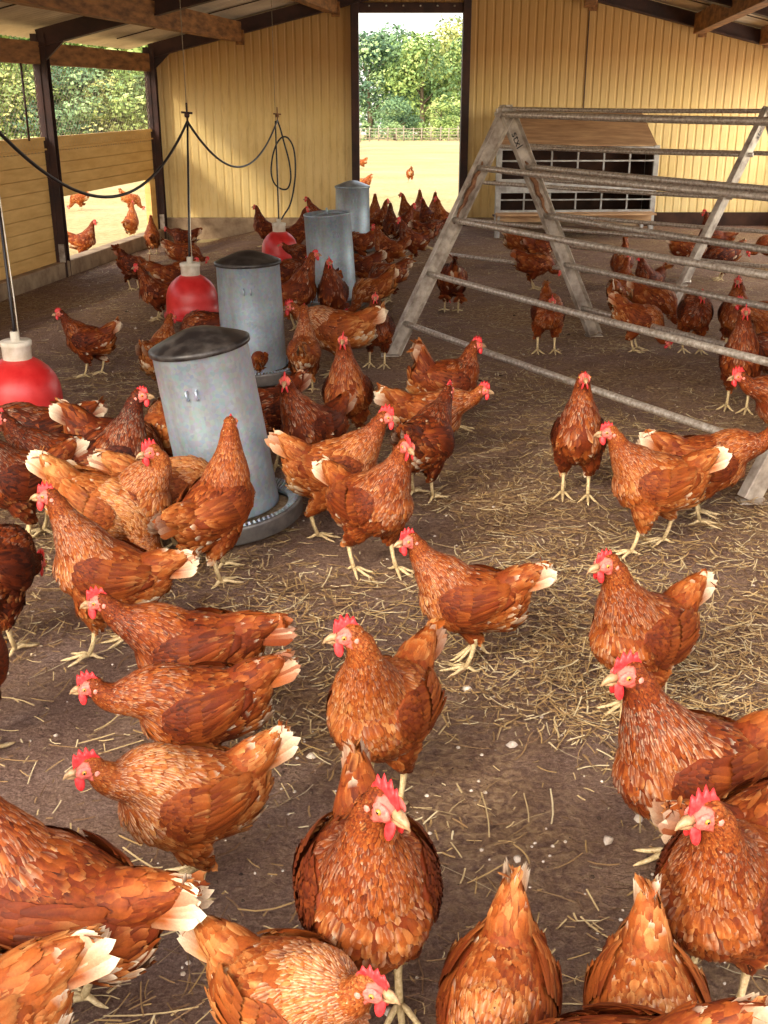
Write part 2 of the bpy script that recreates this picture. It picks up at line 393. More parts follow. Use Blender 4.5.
# left wall
def L(y, z, off=0.0): return (bx(WL, y)+off, y, z)
def lbar(name, y0, y1, z0, z1, th, mat, off=0.0, bevel=0.003, kind='structure'):
    mb = MB(); mb.bar(L(y0, (z0+z1)/2, off), L(y1, (z0+z1)/2, off), th, z1-z0); o = mb.build(name, mat, bevel=bevel)
    if kind: o['kind'] = kind
    return o
lbar('baseboard_left', YF, YB, -0.20, -0.02, 0.12, M['concrete'], -0.02, 0.01)
lbar('trim_4', YF, YB-0.05, 1.43, 1.585, 0.07, M['timber'], -0.02)
def boards(name, y0, y1, z0, z1):
    n = max(1, int(round((z1-z0)/0.095))); h = (z1-z0)/n; mb = MB()
    for k in range(n): mb.bar(L(y0, z0+(k+.5)*h, -0.03), L(y1, z0+(k+.5)*h, -0.03), 0.022, h-0.003)
    mb.bar(L(y0, (z0+z1)/2, -0.045), L(y1, (z0+z1)/2, -0.045), 0.008, z1-z0)
    o = mb.build(name, M['plank'], bevel=0.002); o['kind'] = 'structure'; return o
boards('wall_left', YF, 8.70, -0.02, 0.90)
boards('wall_left', 8.85, YB-0.05, 0.46, 0.90)
mb = MB(); mb.bar(L(YF, 0.905, -0.03), L(8.7, 0.905, -0.03), 0.05, 0.025); mb.bar(L(8.85, 0.905, -0.03), L(11.15, 0.905, -0.03), 0.05, 0.025)
mb.bar(L(YF, 0.83, -0.01), L(8.7, 0.83, -0.01), 0.02, 0.012); mb.bar(L(8.85, 0.83, -0.01), L(11.15, 0.83, -0.01), 0.02, 0.012)
mb.bar(L(10.92, 0.46, -0.03), L(10.92, -0.02, -0.03), 0.06, 0.14, up=(0.15, 1, 0))
o = mb.build('trim_5', M['plank'], bevel=0.003); o['kind'] = 'structure'
def post(y, name='pillar', zb=-0.14, side=WL):
    X = bx(side, y); mb = MB()
    mb.box((X-0.05, y-0.05, zb), (X+0.05, y-0.042, raf_z(side)+0.1)); mb.box((X-0.05, y+0.042, zb), (X+0.05, y+0.05, raf_z(side)+0.1))
    mb.box((X-0.006, y-0.042, zb), (X+0.006, y+0.042, raf_z(side)+0.1))
    mb.box((X-0.05, y-0.06, zb), (X+0.0, y-0.05, raf_z(side)+0.1)); o = mb.build(name, M['dark_steel']); o['kind'] = 'structure'
    m2 = MB(); m2.box((X+0.0, y-0.068, zb+0.12), (X+0.045, y-0.061, zb+0.26)); m2.build('plate', M['galv_leg'], o)
for y in (8.76, YB-0.12, 5.9, 3.1): post(y)
for y in (8.76, YB-0.12, 5.9, 3.1): post(y, zb=0, side=WR)
# chicken wire in the left openings
def netting(name, y0, y1, z0, z1, side=WL, off=-0.02, sp=0.055):
    mb = MB(); ln = y1-y0; h = z1-z0; k = -int(h/sp)-1
    P = lambda y, z: (bx(side, y)+off, y, z)
    while k*sp < ln:
        for s in (1, -1):
            a0 = k*sp; pts = []
            t0 = max(0, -a0); t1 = min(h, ln-a0)
            if t1 > t0:
                if s > 0: p, q = (a0+t0, t0), (a0+t1, t1)
                else: p, q = (a0+t0, h-t0), (a0+t1, h-t1)
                mb.tube([P(y0+p[0], z0+p[1]), P(y0+q[0], z0+q[1])], 0.0017, 3, cap=False)
        k += 1
    o = mb.build(name, M['wire']); o['kind'] = 'structure'; return o
netting('window_1', 8.85, 11.08, 0.80, 1.43); netting('window_2', 6.0, 8.68, 0.80, 1.43); netting('window_3', 3.2, 5.8, 0.80, 1.43, sp=0.07)
netting('window_4', 6.0, 11.0, 0.25, 1.43, side=WR, off=0.0, sp=0.07)  # unseen right side, opened wide to let more light in
mb = MB(); mb.tube([L(8.42, 0.9, 0.0), L(8.42, 1.43, 0.0)], 0.008, 6); o = mb.build('trim_6', M['dark_steel']); o['kind'] = 'structure'
# right wall, mostly out of frame, opened low to brighten the back wall
mb = MB(); mb.bar((bx(WR, YF), YF, 0.45), (bx(WR, 6.0), 6.0, 0.45), 0.03, 0.95); mb.bar((bx(WR, 6.0), 6.0, 0.12), (bx(WR, YB), YB, 0.12), 0.03, 0.28); o = mb.build('wall_right', M['plank']); o['kind'] = 'structure'
mb = MB(); mb.bar((bx(WR, YF), YF, 1.5), (bx(WR, YB), YB, 1.5), 0.07, 0.16); o = mb.build('trim_7', M['timber']); o['kind'] = 'structure'
# ------------------------------------------------------------------ hens
def nrm(a): return a/(np.linalg.norm(a, axis=-1, keepdims=True)+1e-9)
def loft(pts, ry, rz, n=18):
    pts = np.array(pts, float); m = len(pts); v = []
    for i in range(m):
        t = nrm(pts[min(i+1, m-1)]-pts[max(i-1, 0)]); s = np.array([0, 1.0, 0]); s = nrm(s-t*(s@t)); u = np.cross(t, s)
        for k in range(n):
            a = 2*math.pi*k/n; v.append(pts[i]+s*math.cos(a)*ry[i]+u*math.sin(a)*rz[i])
    f = [(i*n+k, i*n+(k+1) % n, (i+1)*n+(k+1) % n, (i+1)*n+k) for i in range(m-1) for k in range(n)]
    v.append(pts[0]); v.append(pts[-1]); a, b = m*n, m*n+1
    f += [(a, (k+1) % n, k) for k in range(n)] + [(b, (m-1)*n+k, (m-1)*n+(k+1) % n) for k in range(n)]
    return v, f
def bez(p0, p1, p2, p3, n):
    t = np.linspace(0, 1, n)[:, None]
    return (1-t)**3*p0+3*(1-t)**2*t*p1+3*(1-t)*t*t*p2+t**3*p3

FT_S = {0: (0, .25, .55, .82, 1.0), 1: (0, .6, 1.0), 2: (0, .6, 1.0)}
FT_W = {0: (.35, .85, 1.0, .78, .25), 1: (.45, 1.0, .35), 2: (.45, 1.0, .4)}
def feathers(root, d, nr, Ln, Wd, cbase, cedge, ctip, lod, lift=.10, curl=.16, wprof=None):
    """one small curved vane per root; all arrays are per feather"""
    S_, W_ = FT_S[lod], wprof or FT_W[lod]; nf = len(root); ns = len(S_)
    side = nrm(np.cross(d, nr)); V = np.zeros((nf, ns, 3, 3)); C_ = np.zeros((nf, ns, 3, 3))
    for i, (s, w_) in enumerate(zip(S_, W_)):
        for j, t in enumerate((-1, 0, 1)):
            V[:, i, j] = root + d*(Ln*s*(1-.10*abs(t)*(s > .9)))[:, None] + side*(t*Wd*w_*.5)[:, None] \
                + nr*((lift*s-curl*s*s)*Ln - (.12*Wd)*(t*t) + .0012)[:, None]
            k = abs(t)*.9 if s > .5 else abs(t)*.55
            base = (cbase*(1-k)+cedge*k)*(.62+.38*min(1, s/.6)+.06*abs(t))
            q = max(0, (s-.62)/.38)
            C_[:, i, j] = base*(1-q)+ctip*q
    V = V.reshape(-1, 3); C_ = C_.reshape(-1, 3)
    off = np.arange(nf)[:, None, None]*(ns*3); a = []
    for i in range(ns-1):
        for j in range(2): a.append([i*3+j, i*3+j+1, (i+1)*3+j+1, (i+1)*3+j])
    Fq = (off+np.array(a)[None]).reshape(-1, 4)
    return V, Fq, C_

RUF_D, RUF, RUF_L, TAN, CREAM = S3(52, 20, 10), S3(114, 45, 16), S3(160, 82, 30), S3(198, 140, 82), S3(238, 220, 188)
class Palette:
    def __init__(s, tone, cream, rng): s.t = tone; s.c = cream; s.r = rng
    def base(s, n, shift=0.0, sd_=.16):
        x = np.clip(s.t+shift+s.r.normal(0, sd_, n), 0, 1)*3
        K = np.array([RUF_D, RUF, RUF_L, TAN]); return np.stack([np.interp(x, [0, 1, 2, 3], K[:, c]) for c in range(3)], 1)

POSES = {  # body pitch, head (x, y, z), head pitch, tail angle, hip height
    'stand': dict(bp=16, head=(.125, 0, .405), hp=-5, ta=48, hz=.215),
    'alert': dict(bp=26, head=(.09, 0, .44), hp=0, ta=36, hz=.22),
    'walk':  dict(bp=8, head=(.150, 0, .375), hp=-5, ta=40, hz=.218, feet=((.07, .04, 0), (-.06, -.04, 0))),
    'low':   dict(bp=2, head=(.205, 0, .30), hp=-8, ta=30, hz=.20),
    'peck':  dict(bp=-14, head=(.19, 0, .065), hp=-55, ta=30, hz=.21),
    'eat':   dict(bp=-4, head=(.205, 0, .15), hp=-40, ta=30, hz=.21),
}
_tmp = []
def solid_body(parts, voxel):
    mb = MB()
    for v, f in parts: mb.add(v, f)
    me = bpy.data.meshes.new('t'); me.from_pydata(mb.v, [], mb.f); me.update()
    o = bpy.data.objects.new('t', me); COL.objects.link(o)
    r = o.modifiers.new('r', 'REMESH'); r.mode = 'VOXEL'; r.voxel_size = voxel
    s = o.modifiers.new('s', 'SMOOTH'); s.factor = .5; s.iterations = max(4, int(.04/voxel))
    dg = bpy.context.evaluated_depsgraph_get(); e = o.evaluated_get(dg); m = e.to_mesh()
    nv = len(m.vertices); co = np.zeros(nv*3, np.float32); no = np.zeros(nv*3, np.float32)
    m.vertices.foreach_get('co', co); m.vertices.foreach_get('normal', no)
    F = [tuple(p.vertices) for p in m.polygons]
    e.to_mesh_clear(); bpy.data.objects.remove(o); bpy.data.meshes.remove(me)
    return co.reshape(-1, 3).astype(float), no.reshape(-1, 3).astype(float), F

def put_mesh(name, V, F4, mats, parent, cols, midx=None, smooth_=True, extra=None):
    """V (n,3); F4 list of tuples or int arrays"""
    loops = []; starts = []; tot = 0; counts = []
    for blk in F4:
        if isinstance(blk, np.ndarray):
            loops.append(blk.ravel()); n, k = blk.shape; starts.append(tot+np.arange(n)*k); counts.append(np.full(n, k)); tot += n*k
        else:
            for q in blk: loops.append(np.array(q)); starts.append(np.array([tot])); counts.append(np.array([len(q)])); tot += len(q)
    loops = np.concatenate(loops).astype(np.int32); starts = np.concatenate(starts).astype(np.int32)
    me = bpy.data.meshes.new(name); me.vertices.add(len(V)); me.vertices.foreach_set('co', np.asarray(V, np.float32).ravel())
    me.loops.add(len(loops)); me.loops.foreach_set('vertex_index', loops)
    me.polygons.add(len(starts)); me.polygons.foreach_set('loop_start', starts)
    me.update(calc_edges=True); me.validate()
    return finish(name, me, mats, parent, smooth_, cols, midx)

def make_hen(loc, heading, pose='stand', lod=1, seed=1, tone=.42, cream=.3, hy=0.0, comb=1.0, scale=1.0, label='', group=None, tailcream=None, **ov):
    rng = np.random.default_rng(seed*7+3); P = dict(POSES[pose]); P.update(ov)
    bp = math.radians(P['bp']); hz = P['hz']; hc = np.array(P['head'], float)
    feet = P.get('feet', ((.012, .042, 0), (-.012, -.042, 0)))
    Rb = np.array([[math.cos(bp), 0, -math.sin(bp)], [0, 1, 0], [math.sin(bp), 0, math.cos(bp)]])
    B = lambda x, y, z: Rb@np.array([x, y, z], float)+np.array([0, 0, hz])
    # torso
    ta = math.radians(P['ta']); tx, tz = -math.cos(ta), math.sin(ta)
    U = [(-.175, .040, .012, .014), (-.155, .030, .040, .040), (-.12, .014, .062, .064), (-.07, .002, .080, .080), (-.015, -.004, .090, .090),
         (.04, -.002, .091, .088), (.085, .006, .080, .072), (.118, .016, .058, .050), (.138, .022, .026, .022)]
    k = rng.uniform(.93, 1.03); KX = .86; U = [(u*KX, z, a, b) for u, z, a, b in U]
    parts = [loft([B(u, 0, z) for u, z, a, b in U], [b*k for u, z, a, b in U], [a*k for u, z, a, b in U])]
    tl = [B(-.080, 0, .028), B(-.080+tx*.045, 0, .034+tz*.045), B(-.080+tx*.085, 0, .036+tz*.085), B(-.080+tx*.115, 0, .036+tz*.115)]
    parts.append(loft(tl, [.052, .038, .024, .009], [.052, .042, .027, .011]))
    parts.append(loft([B(-.150, 0, -.012), B(-.135, 0, -.016), B(-.10, 0, -.022), B(-.05, 0, -.028), B(-.01, 0, -.03), B(.01, 0, -.03)], [.012, .036, .056, .060, .05, .012], [.012, .036, .052, .056, .046, .012]))
    # neck and head
    hyaw = math.radians(hy); hp = math.radians(P['hp'])
    fwd = np.array([math.cos(hyaw)*math.cos(hp), math.sin(hyaw)*math.cos(hp), math.sin(hp)])
    sidev = np.array([-math.sin(hyaw), math.cos(hyaw), 0]); upv = np.cross(fwd, sidev)
    n0 = B(.045, 0, .018); nd = B(.125, 0, .085)-n0
    back = hc-fwd*.014-upv*.010
    p2 = back-upv*.055*(.5+.5*abs(upv[2]))-fwd*.015
    NP = bez(n0, n0+nd*.75, p2, back, 12)
    rr = np.interp(np.linspace(0, 1, 12), [0, .3, .6, .85, 1], [.071, .057, .036, .0258, .0218])
    parts.append(loft(NP, rr, rr*1.05))
    H = lambda x, y, z: hc+fwd*x+sidev*y+upv*z
    hs = [H(-.026, 0, -.003), H(-.019, 0, 0), H(-.006, 0, .002), H(.008, 0, .001), H(.020, 0, -.003), H(.029, 0, -.005)]
    # aim the head loft along fwd
    hv = []; hn = 14; rads = [.006, .016, .0205, .0185, .0125, .006]
    for c, r_ in zip(hs, rads):
        for q in range(hn):
            a = 2*math.pi*q/hn; hv.append(c+sidev*math.cos(a)*r_*.9+upv*math.sin(a)*r_)
    hf = [(i*hn+q, (i+1)*hn+q, (i+1)*hn+(q+1) % hn, i*hn+(q+1) % hn) for i in range(5) for q in range(hn)]
    hf += [tuple(range(hn)), tuple(5*hn+q for q in range(hn))[::-1]]
    parts.append((hv, hf))
    # thighs
    hocks = []
    for fxx, fy, fz in feet:
        hk = np.array([fxx-.020+min(.02, fz*.2), fy, .082+fz*.8]); hocks.append(hk)
        s = 1 if fy > 0 else -1
        a0 = B(.0+fxx*.3, s*.040, -.035)
        parts.append(loft([a0, a0*.55+hk*.45+np.array([.008, 0, 0]), a0*.18+hk*.82, hk], [.040, .034, .019, .010], [.050, .038, .020, .010], 12))
    vox = {0: .0062, 1: .0085, 2: .011}[lod]
    bv, bn, bf = solid_body(parts, vox)
    # spine, from head to tail, and the lie of the feathers
    SP = np.vstack([hc+fwd*.01, NP[::-1][::2], [B(.08, 0, .02)], [B(.035, 0, .01)], [B(-.018, 0, .01)], [B(-.066, 0, .02)], np.array(tl[1:])])
    D = np.zeros_like(SP); D[1:-1] = SP[2:]-SP[:-2]; D[0] = SP[1]-SP[0]; D[-1] = SP[-1]-SP[-2]; D = nrm(D)
    nh = 7
    Q = np.concatenate([np.linspace(0, .42, nh), np.linspace(.5, 1, len(SP)-nh)])
    def field(p):
        d2 = ((p[:, None]-SP[None])**2).sum(-1); w_ = np.exp(-(d2-d2.min(1, keepdims=True))/(2*.028**2)); w_ /= w_.sum(1, keepdims=True)
        return w_@D, w_@Q
    pal = Palette(tone, cream, rng)
    facemask = lambda p: (((p-hc)@fwd) > .000) & (np.abs((p-hc)@upv) < .017) & (np.linalg.norm(p-hc, axis=1) < .034)
    # skin under the feathers
    d_, q_ = field(bv); bc = pal.base(len(bv), -.08, .05)
    bc[facemask(bv)] = S3(222, 112, 98)
    # sample feather roots
    T = []
    for f_ in bf:
        for i in range(1, len(f_)-1): T.append((f_[0], f_[i], f_[i+1]))
    T = np.array(T); a, b, c = bv[T[:, 0]], bv[T[:, 1]], bv[T[:, 2]]
    ar = np.linalg.norm(np.cross(b-a, c-a), axis=1)/2; cen = (a+b+c)/3; _, qc = field(cen)
    qx = [0, .08, .2, .38, .5, .7, .85, 1]
    LQ = np.interp(qc, qx, [.008, .011, .020, .034, .036, .040, .050, .055]); WQ = np.interp(qc, qx, [.007, .007, .008, .0095, .020, .024, .024, .022])
    fs = {0: .78, 1: 1.1, 2: 1.7}[lod]; cov = {0: 3.2, 1: 2.5, 2: 1.8}[lod]
    dens = cov/(LQ*WQ*.7*fs*fs); ex = ar*dens; nF = int(ex.sum())
    idx = rng.choice(len(T), nF, p=ex/ex.sum()); u1 = rng.random(nF); u2 = rng.random(nF); sw = u1+u2 > 1; u1[sw] = 1-u1[sw]; u2[sw] = 1-u2[sw]
    root = a[idx]+(b-a)[idx]*u1[:, None]+(c-a)[idx]*u2[:, None]
    nr = nrm(bn[T[idx, 0]]*(1-u1-u2)[:, None]+bn[T[idx, 1]]*u1[:, None]+bn[T[idx, 2]]*u2[:, None])
    keep = ~facemask(root) & (root[:, 2] > .088+0*root[:, 2]); 
    for hk in hocks: keep &= np.linalg.norm(root-hk, axis=1) > .012
    root = root[keep]; nr = nr[keep]; d_, q_ = field(root)
    low = root[:, 2] < hz-.075
    d_ = d_+np.where(low[:, None], np.array([-.3, 0, -.9]), 0)
    dd = d_-nr*(d_*nr).sum(1, keepdims=True); wk = np.linalg.norm(dd, axis=1) < .3
    dn = np.array([0, 0, -1.0])-nr*(nr[:, 2:3]*-1); dd[wk] += dn[wk]*.6
    dd = nrm(dd+rng.normal(0, .10, dd.shape)); dd = nrm(dd-nr*(dd*nr).sum(1, keepdims=True))
    Ln = np.interp(q_, qx, [.008, .011, .020, .034, .036, .040, .050, .055])*fs*rng.uniform(.8, 1.15, len(q_))
    Wd = np.interp(q_, qx, [.007, .007, .008, .0095, .020, .024, .024, .022])*fs*rng.uniform(.85, 1.15, len(q_))
    n_ = len(q_)
    loc_b = (root-np.array([0, 0, hz]))@Rb
    under = np.clip((-loc_b[:, 2]-.02)/.05, 0, 1)
    rear = np.clip((-loc_b[:, 0]-.04)/.08, 0, 1)*np.clip((.0-loc_b[:, 2])/.04, 0, 1)
    sh = np.interp(q_, [0, .25, .45, .6, .8, 1], [-.06, .0, .09, -.05, .02, .14])+rear*.30
    # broad patches of darker and paler plumage
    ph = rng.uniform(0, 6.28, 3); pn = (np.sin(root[:, 0]*38+ph[0])+np.sin(root[:, 2]*46+ph[1])+np.sin(root[:, 1]*52+ph[2]))/3
    sh = sh+pn*.13
    cb = pal.base(n_, sh-.03, .13); ce = pal.base(n_, sh+.12, .15); ct = pal.base(n_, sh+.06, .20)
    hack = (q_ > .14) & (q_ < .50) & (rng.random(n_) < .30+.6*cream); hw = .18+.34*cream; ce[hack] = ce[hack]*(1-hw)+CREAM*hw
    lace = (q_ > .5) & (rng.random(n_) < .10+.55*cream); ct[lace] = ct[lace]*.5+TAN*.5
    pale = (rng.random(n_) < .012+.13*cream*(q_ > .5)); ct[pale] = CREAM*.75
    fl = rng.random(n_) < rear*(.35+.5*cream); cb[fl] = cb[fl]*.4+CREAM*.5; ct[fl] = CREAM*.85
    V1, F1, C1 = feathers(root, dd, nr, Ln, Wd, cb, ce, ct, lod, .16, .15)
    # shanks and toes
    lg = MB()
    for (fxx, fy, fz), hk in zip(feet, hocks):
        an = np.array([fxx, fy, .014+fz]); lg.tube([hk+np.array([.0, 0, .02]), hk, (hk+an)/2+np.array([-.003, 0, 0]), an], [.010, .0074, .0056, .0064], 8)
        spl = 1.0 if fz == 0 else .55
        for ang, ll in ((-36, .052), (0, .060), (36, .050), (176, .026)):
            th = math.radians(ang*(1 if ang > 90 else spl)); t = np.array([math.cos(th), math.sin(th), 0])
            drop = 0 if fz == 0 else .7
            q1 = an+t*ll*.35+np.array([0, 0, .001-ll*.35*drop]); q2 = an+t*ll*.75+np.array([0, 0, -.007-ll*.75*drop]); q3 = an+t*ll+np.array([0, 0, -.009-ll*drop]); q4 = an+t*(ll+.011)+np.array([0, 0, -.0125-ll*drop])
            if fz == 0:
                for q in (q1, q2, q3, q4): q[2] = max(q[2], .003)
            lg.tube([an, q1, q2, q3, q4], [.0062, .0052, .0043, .0034, .001], 6)
    n1, n2 = len(bv), len(V1); LV = np.array(lg.v)
    root_e = empty('hen', loc, math.radians(heading)); root_e.scale = (scale,)*3
    tag(root_e, label, 'hen', group)
    Vall = np.vstack([bv, V1, LV]); call = np.vstack([bc, C1, np.ones((len(LV), 3))*S3(214, 192, 140)])
    lf = [tuple(i+n1+n2 for i in q) for q in lg.f]
    mi = np.concatenate([np.zeros(len(bf)), np.zeros(len(F1)), np.ones(len(lf))])
    put_mesh('body', Vall, [bf, F1+n1, lf], [M['plumage'], M['leg_skin']], root_e, call, mi)
    # folded wings
    tree = BVHTree.FromPolygons([tuple(x) for x in bv], bf)
    for s in (1, -1):
        ns_, nt_ = 12, 6; G = np.zeros((ns_, nt_, 3)); Gn = np.zeros((ns_, nt_, 3)); last = .05
        for i in range(ns_):
            q = i/(ns_-1); zt = np.interp(q, [0, .15, .5, .8, 1], [.022, .052, .062, .060, .050]); zb = np.interp(q, [0, .12, .35, .7, 1], [.0, -.030, -.046, -.012, .030])
            for j in range(nt_):
                z = zb+(zt-zb)*j/(nt_-1); x = .078-.190*q
                o3 = Vector(B(x, s*.25, z)); dr = Vector((0, -s, 0)); hit = tree.ray_cast(o3, dr)
                if hit[0] is not None and abs(hit[0].y) > .012 and hit[0].y*s > 0:
                    p = np.array(hit[0]); p[1] += s*.0055*math.sin(math.pi*min(1, .15+q*1.2)*.5+.2); G[i, j] = p; Gn[i, j] = np.array(hit[1])
                else:
                    G[i, j] = B(x, s*.026, z); Gn[i, j] = (0, s, 0)
        for i in range(1, ns_):   # keep the tip from collapsing onto the rump
            G[i, :, 1] = s*np.maximum(G[i, :, 1]*s, G[i-1, :, 1]*s*.86-.001)
        wb = MB(); inner = G.copy(); inner[:, :, 1] -= s*.012
        gi = lambda i, j, k_: k_*ns_*nt_+i*nt_+j
        vv = list(G.reshape(-1, 3))+list(inner.reshape(-1, 3)); ff = []
        for i in range(ns_-1):
            for j in range(nt_-1): ff.append((gi(i, j, 0), gi(i, j+1, 0), gi(i+1, j+1, 0), gi(i+1, j, 0)))
            ff.append((gi(i, 0, 0), gi(i+1, 0, 0), gi(i+1, 0, 1), gi(i, 0, 1))); ff.append((gi(i+1, nt_-1, 0), gi(i, nt_-1, 0), gi(i, nt_-1, 1), gi(i+1, nt_-1, 1)))
        for j in range(nt_-1):
            ff.append((gi(ns_-1, j, 0), gi(ns_-1, j+1, 0), gi(ns_-1, j+1, 1), gi(ns_-1, j, 1))); ff.append((gi(0, j+1, 0), gi(0, j, 0), gi(0, j, 1), gi(0, j+1, 1)))
        if s < 0: ff = [q[::-1] for q in ff]
        wc = pal.base(len(vv), -.12, .04)
        # rows: small coverts, greater coverts, then the long secondaries
        R_, D2_, Nn, L2, W2, sh2 = [], [], [], [], [], []
        def put(q, t, l_, w2, sft, dz=0.0, tilt=0.0):
            fi = q*(ns_-1); fj = t*(nt_-1); i0 = min(int(fi), ns_-2); j0 = min(int(fj), nt_-2); a_, b_ = fi-i0, fj-j0
            p = G[i0, j0]*(1-a_)*(1-b_)+G[i0+1, j0]*a_*(1-b_)+G[i0, j0+1]*(1-a_)*b_+G[i0+1, j0+1]*a_*b_
            d1 = nrm(G[min(i0+2, ns_-1), j0]-G[i0, j0]); e1 = nrm(G[i0, j0+1]-G[i0, j0]); nn = nrm(np.cross(e1, d1))*s
            if nn[1]*s < 0: nn = -nn
            R_.append(p+nn*(.001+dz)); D2_.append(nrm(d1+e1*tilt)); Nn.append(nn); L2.append(l_); W2.append(w2); sh2.append(sft)
        g = {0: 1.0, 1: 1.3, 2: 1.8}[lod]
        ns2 = int(11/g)
        for r_ in range(ns2):                     # long feathers, lowest first
            t = .02+.9*r_/max(1, ns2-1); put(.40+.03*math.sin(3*t), t, .090-.018*t, .019*g, .02, .0010*r_/g, .10)
            put(.52, t, .074-.01*t, .016*g, .08, .0016+.0010*r_/g, .10)
        for r_ in range(int(9/g)): put(.70, .05+.9*r_/max(1, int(9/g)-1), .050, .017*g, .10, .0008+.0012*r_/g, .14)
        for r_ in range(int(11/g)): put(.28+rng.normal(0, .01), .03+.92*r_/max(1, int(11/g)-1), .046, .017*g, .06, .004, .02)
        for q in np.linspace(.02, .30, int(9/g)):
            for r_ in range(int(10/g)): put(max(0, q+rng.normal(0, .014)), min(.97, max(.03, (r_+.5)/int(10/g)+rng.normal(0, .03))), .025*g**.5, .015*g, -.04, .003)
        n3 = len(R_); sh2 = np.array(sh2)-.11
        cb = pal.base(n3, sh2, .10); ce = pal.base(n3, sh2+.10, .12); ct = pal.base(n3, sh2+.10, .16)
        lc = rng.random(n3) < .12+.5*cream; ct[lc] = ct[lc]*.45+TAN*.5
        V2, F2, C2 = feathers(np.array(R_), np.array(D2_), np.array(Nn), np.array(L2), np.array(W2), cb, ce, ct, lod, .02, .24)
        put_mesh('wing', np.vstack([np.array(vv), V2]), [ff, F2+len(vv)], [M['plumage']], root_e, np.vstack([wc, C2]))
    # tail
    nt2 = {0: 16, 1: 12, 2: 8}[lod]; R_, D2_, Nn, L2, W2 = [], [], [], [], []
    tc = cream if tailcream is None else tailcream
    for k_ in range(nt2):
        s = 1 if k_ % 2 else -1; q = (k_//2)/(nt2/2-1)
        an = ta+math.radians(-9+15*q+rng.normal(0, 1.5))-0.02; dv = Rb@np.array([-math.cos(an), s*(.11-.09*q), math.sin(an)])
        R_.append(B(-.085+tx*.035, s*(.013-.006*q), .030+tz*.035-.014+.024*q)); D2_.append(nrm(dv)); Nn.append(nrm(Rb@np.array([-.15, s*.9, .35])))
        L2.append(.092+.020*math.sin(math.pi*min(1, .25+q*.8))+rng.normal(0, .004)); W2.append(.027*{0: 1, 1: 1.15, 2: 1.5}[lod])
    D2_ = np.array(D2_); Nn = np.array(Nn); Nn = nrm(Nn-D2_*(Nn*D2_).sum(1, keepdims=True))
    cb = pal.base(nt2, .10, .1); wq = np.clip(rng.normal(.2+.75*tc, .25, nt2), 0, 1)[:, None]; ct = cb*(1-wq)+CREAM*wq; ce = cb*(1-.5*wq)+(TAN*.6+CREAM*.4)*.5*wq
    V3, F3, C3 = feathers(np.array(R_), D2_, Nn, np.array(L2), np.array(W2), cb, ce, ct, 0, .0, .03, (.5, .8, 1.0, 1.0, .72))
    put_mesh('tail', V3, [F3], [M['plumage']], root_e, C3)
    # comb
    nc = 25 if lod < 2 else 13; cl, chh = .047*comb**.5, .028*comb; cv, cf = [], []; flop = rng.uniform(-.5, .5)*.3*comb
    nteeth = 5
    for i in range(nc):
        q = i/(nc-1); x = .026-cl*q
        env = math.sin(math.pi*min(1, .12+q*.95))**.6; te = 1-abs(2*((nteeth*q) % 1)-1)
        h = chh*env*(.55+.45*te**.8); bz = .0155-.010*max(0, q-.78)/.22-.006*max(0, .12-q)/.12
        th = .0030*(.6+.4*env)
        yb = flop*h
        for (yy, zz) in ((-th, 0), (-th*.8+yb*.4, h*.55), (yb*.9, h), (th*.8+yb*.4, h*.55), (th, 0)): cv.append(H(x+h*-.22*(q-.3), yy, bz-.004+zz))
    for i in range(nc-1):
        for j in range(4): cf.append((i*5+j, (i+1)*5+j, (i+1)*5+j+1, i*5+j+1))
    cf.append((0, 1, 2, 3, 4)); cf.append(tuple((nc-1)*5+j for j in range(5))[::-1])
    mobj('comb', cv, cf, M['comb'], root_e, True)
    # face, wattles, ear lobes, beak, eyes
    def ell(c, r3, axes, n=10, m=7):
        v = []; fwd_, sd2, up2 = axes
        for i in range(m+1):
            ph_ = math.pi*i/m
            for k3 in range(n):
                th = 2*math.pi*k3/n; v.append(c+fwd_*r3[0]*math.sin(ph_)*math.cos(th)+sd2*r3[1]*math.sin(ph_)*math.sin(th)+up2*r3[2]*math.cos(ph_))
        f = [(i*n+k3, (i+1)*n+k3, (i+1)*n+(k3+1) % n, i*n+(k3+1) % n) for i in range(m) for k3 in range(n)]
        return v, f
    axs = (fwd, sidev, upv)
    mb = MB()
    for s in (1, -1): mb.add(*ell(H(.008, s*.0125, 0), (.0175, .0056, .0120), axs, 12, 8), 0, True)
    mb.build('face', M['face'], root_e)
    for s in (1, -1):
        mb = MB(); ax2 = (fwd, nrm(sidev+upv*.25*s), nrm(upv-sidev*.25*s)); mb.add(*ell(H(.021, s*.0070, -.020), (.0085, .0032, .0135*(.8+.3*comb)), ax2), 0, True); mb.build('wattle', M['comb'], root_e)
        if lod < 2:
            mb = MB(); mb.add(*ell(H(-.010, s*.0170, -.006), (.0055, .0028, .0065), axs), 0, True); mb.build('ear_lobe', M['lobe'], root_e)
        mb = MB(); mb.add(*ell(H(.0105, s*.0178, .0035), (.0042, .0026, .0040), axs, 10, 6), 0, True); mb.add(*ell(H(.0108, s*.0196, .0036), (.0022, .0013, .0022), axs, 8, 5), 1, True)
        mb.build('eye', [M['iris'], M['pupil']], root_e)
    mb = MB(); mb.tube([H(.022, 0, .000), H(.032, 0, -.0005), H(.041, 0, -.004), H(.0475, 0, -.010)], [.0085, .0070, .0042, .0008], 8)
    mb.tube([H(.022, 0, -.007), H(.032, 0, -.0085), H(.041, 0, -.0095)], [.0070, .0052, .0012], 8)
    mb.build('beak', M['beak'], root_e)
    return root_e
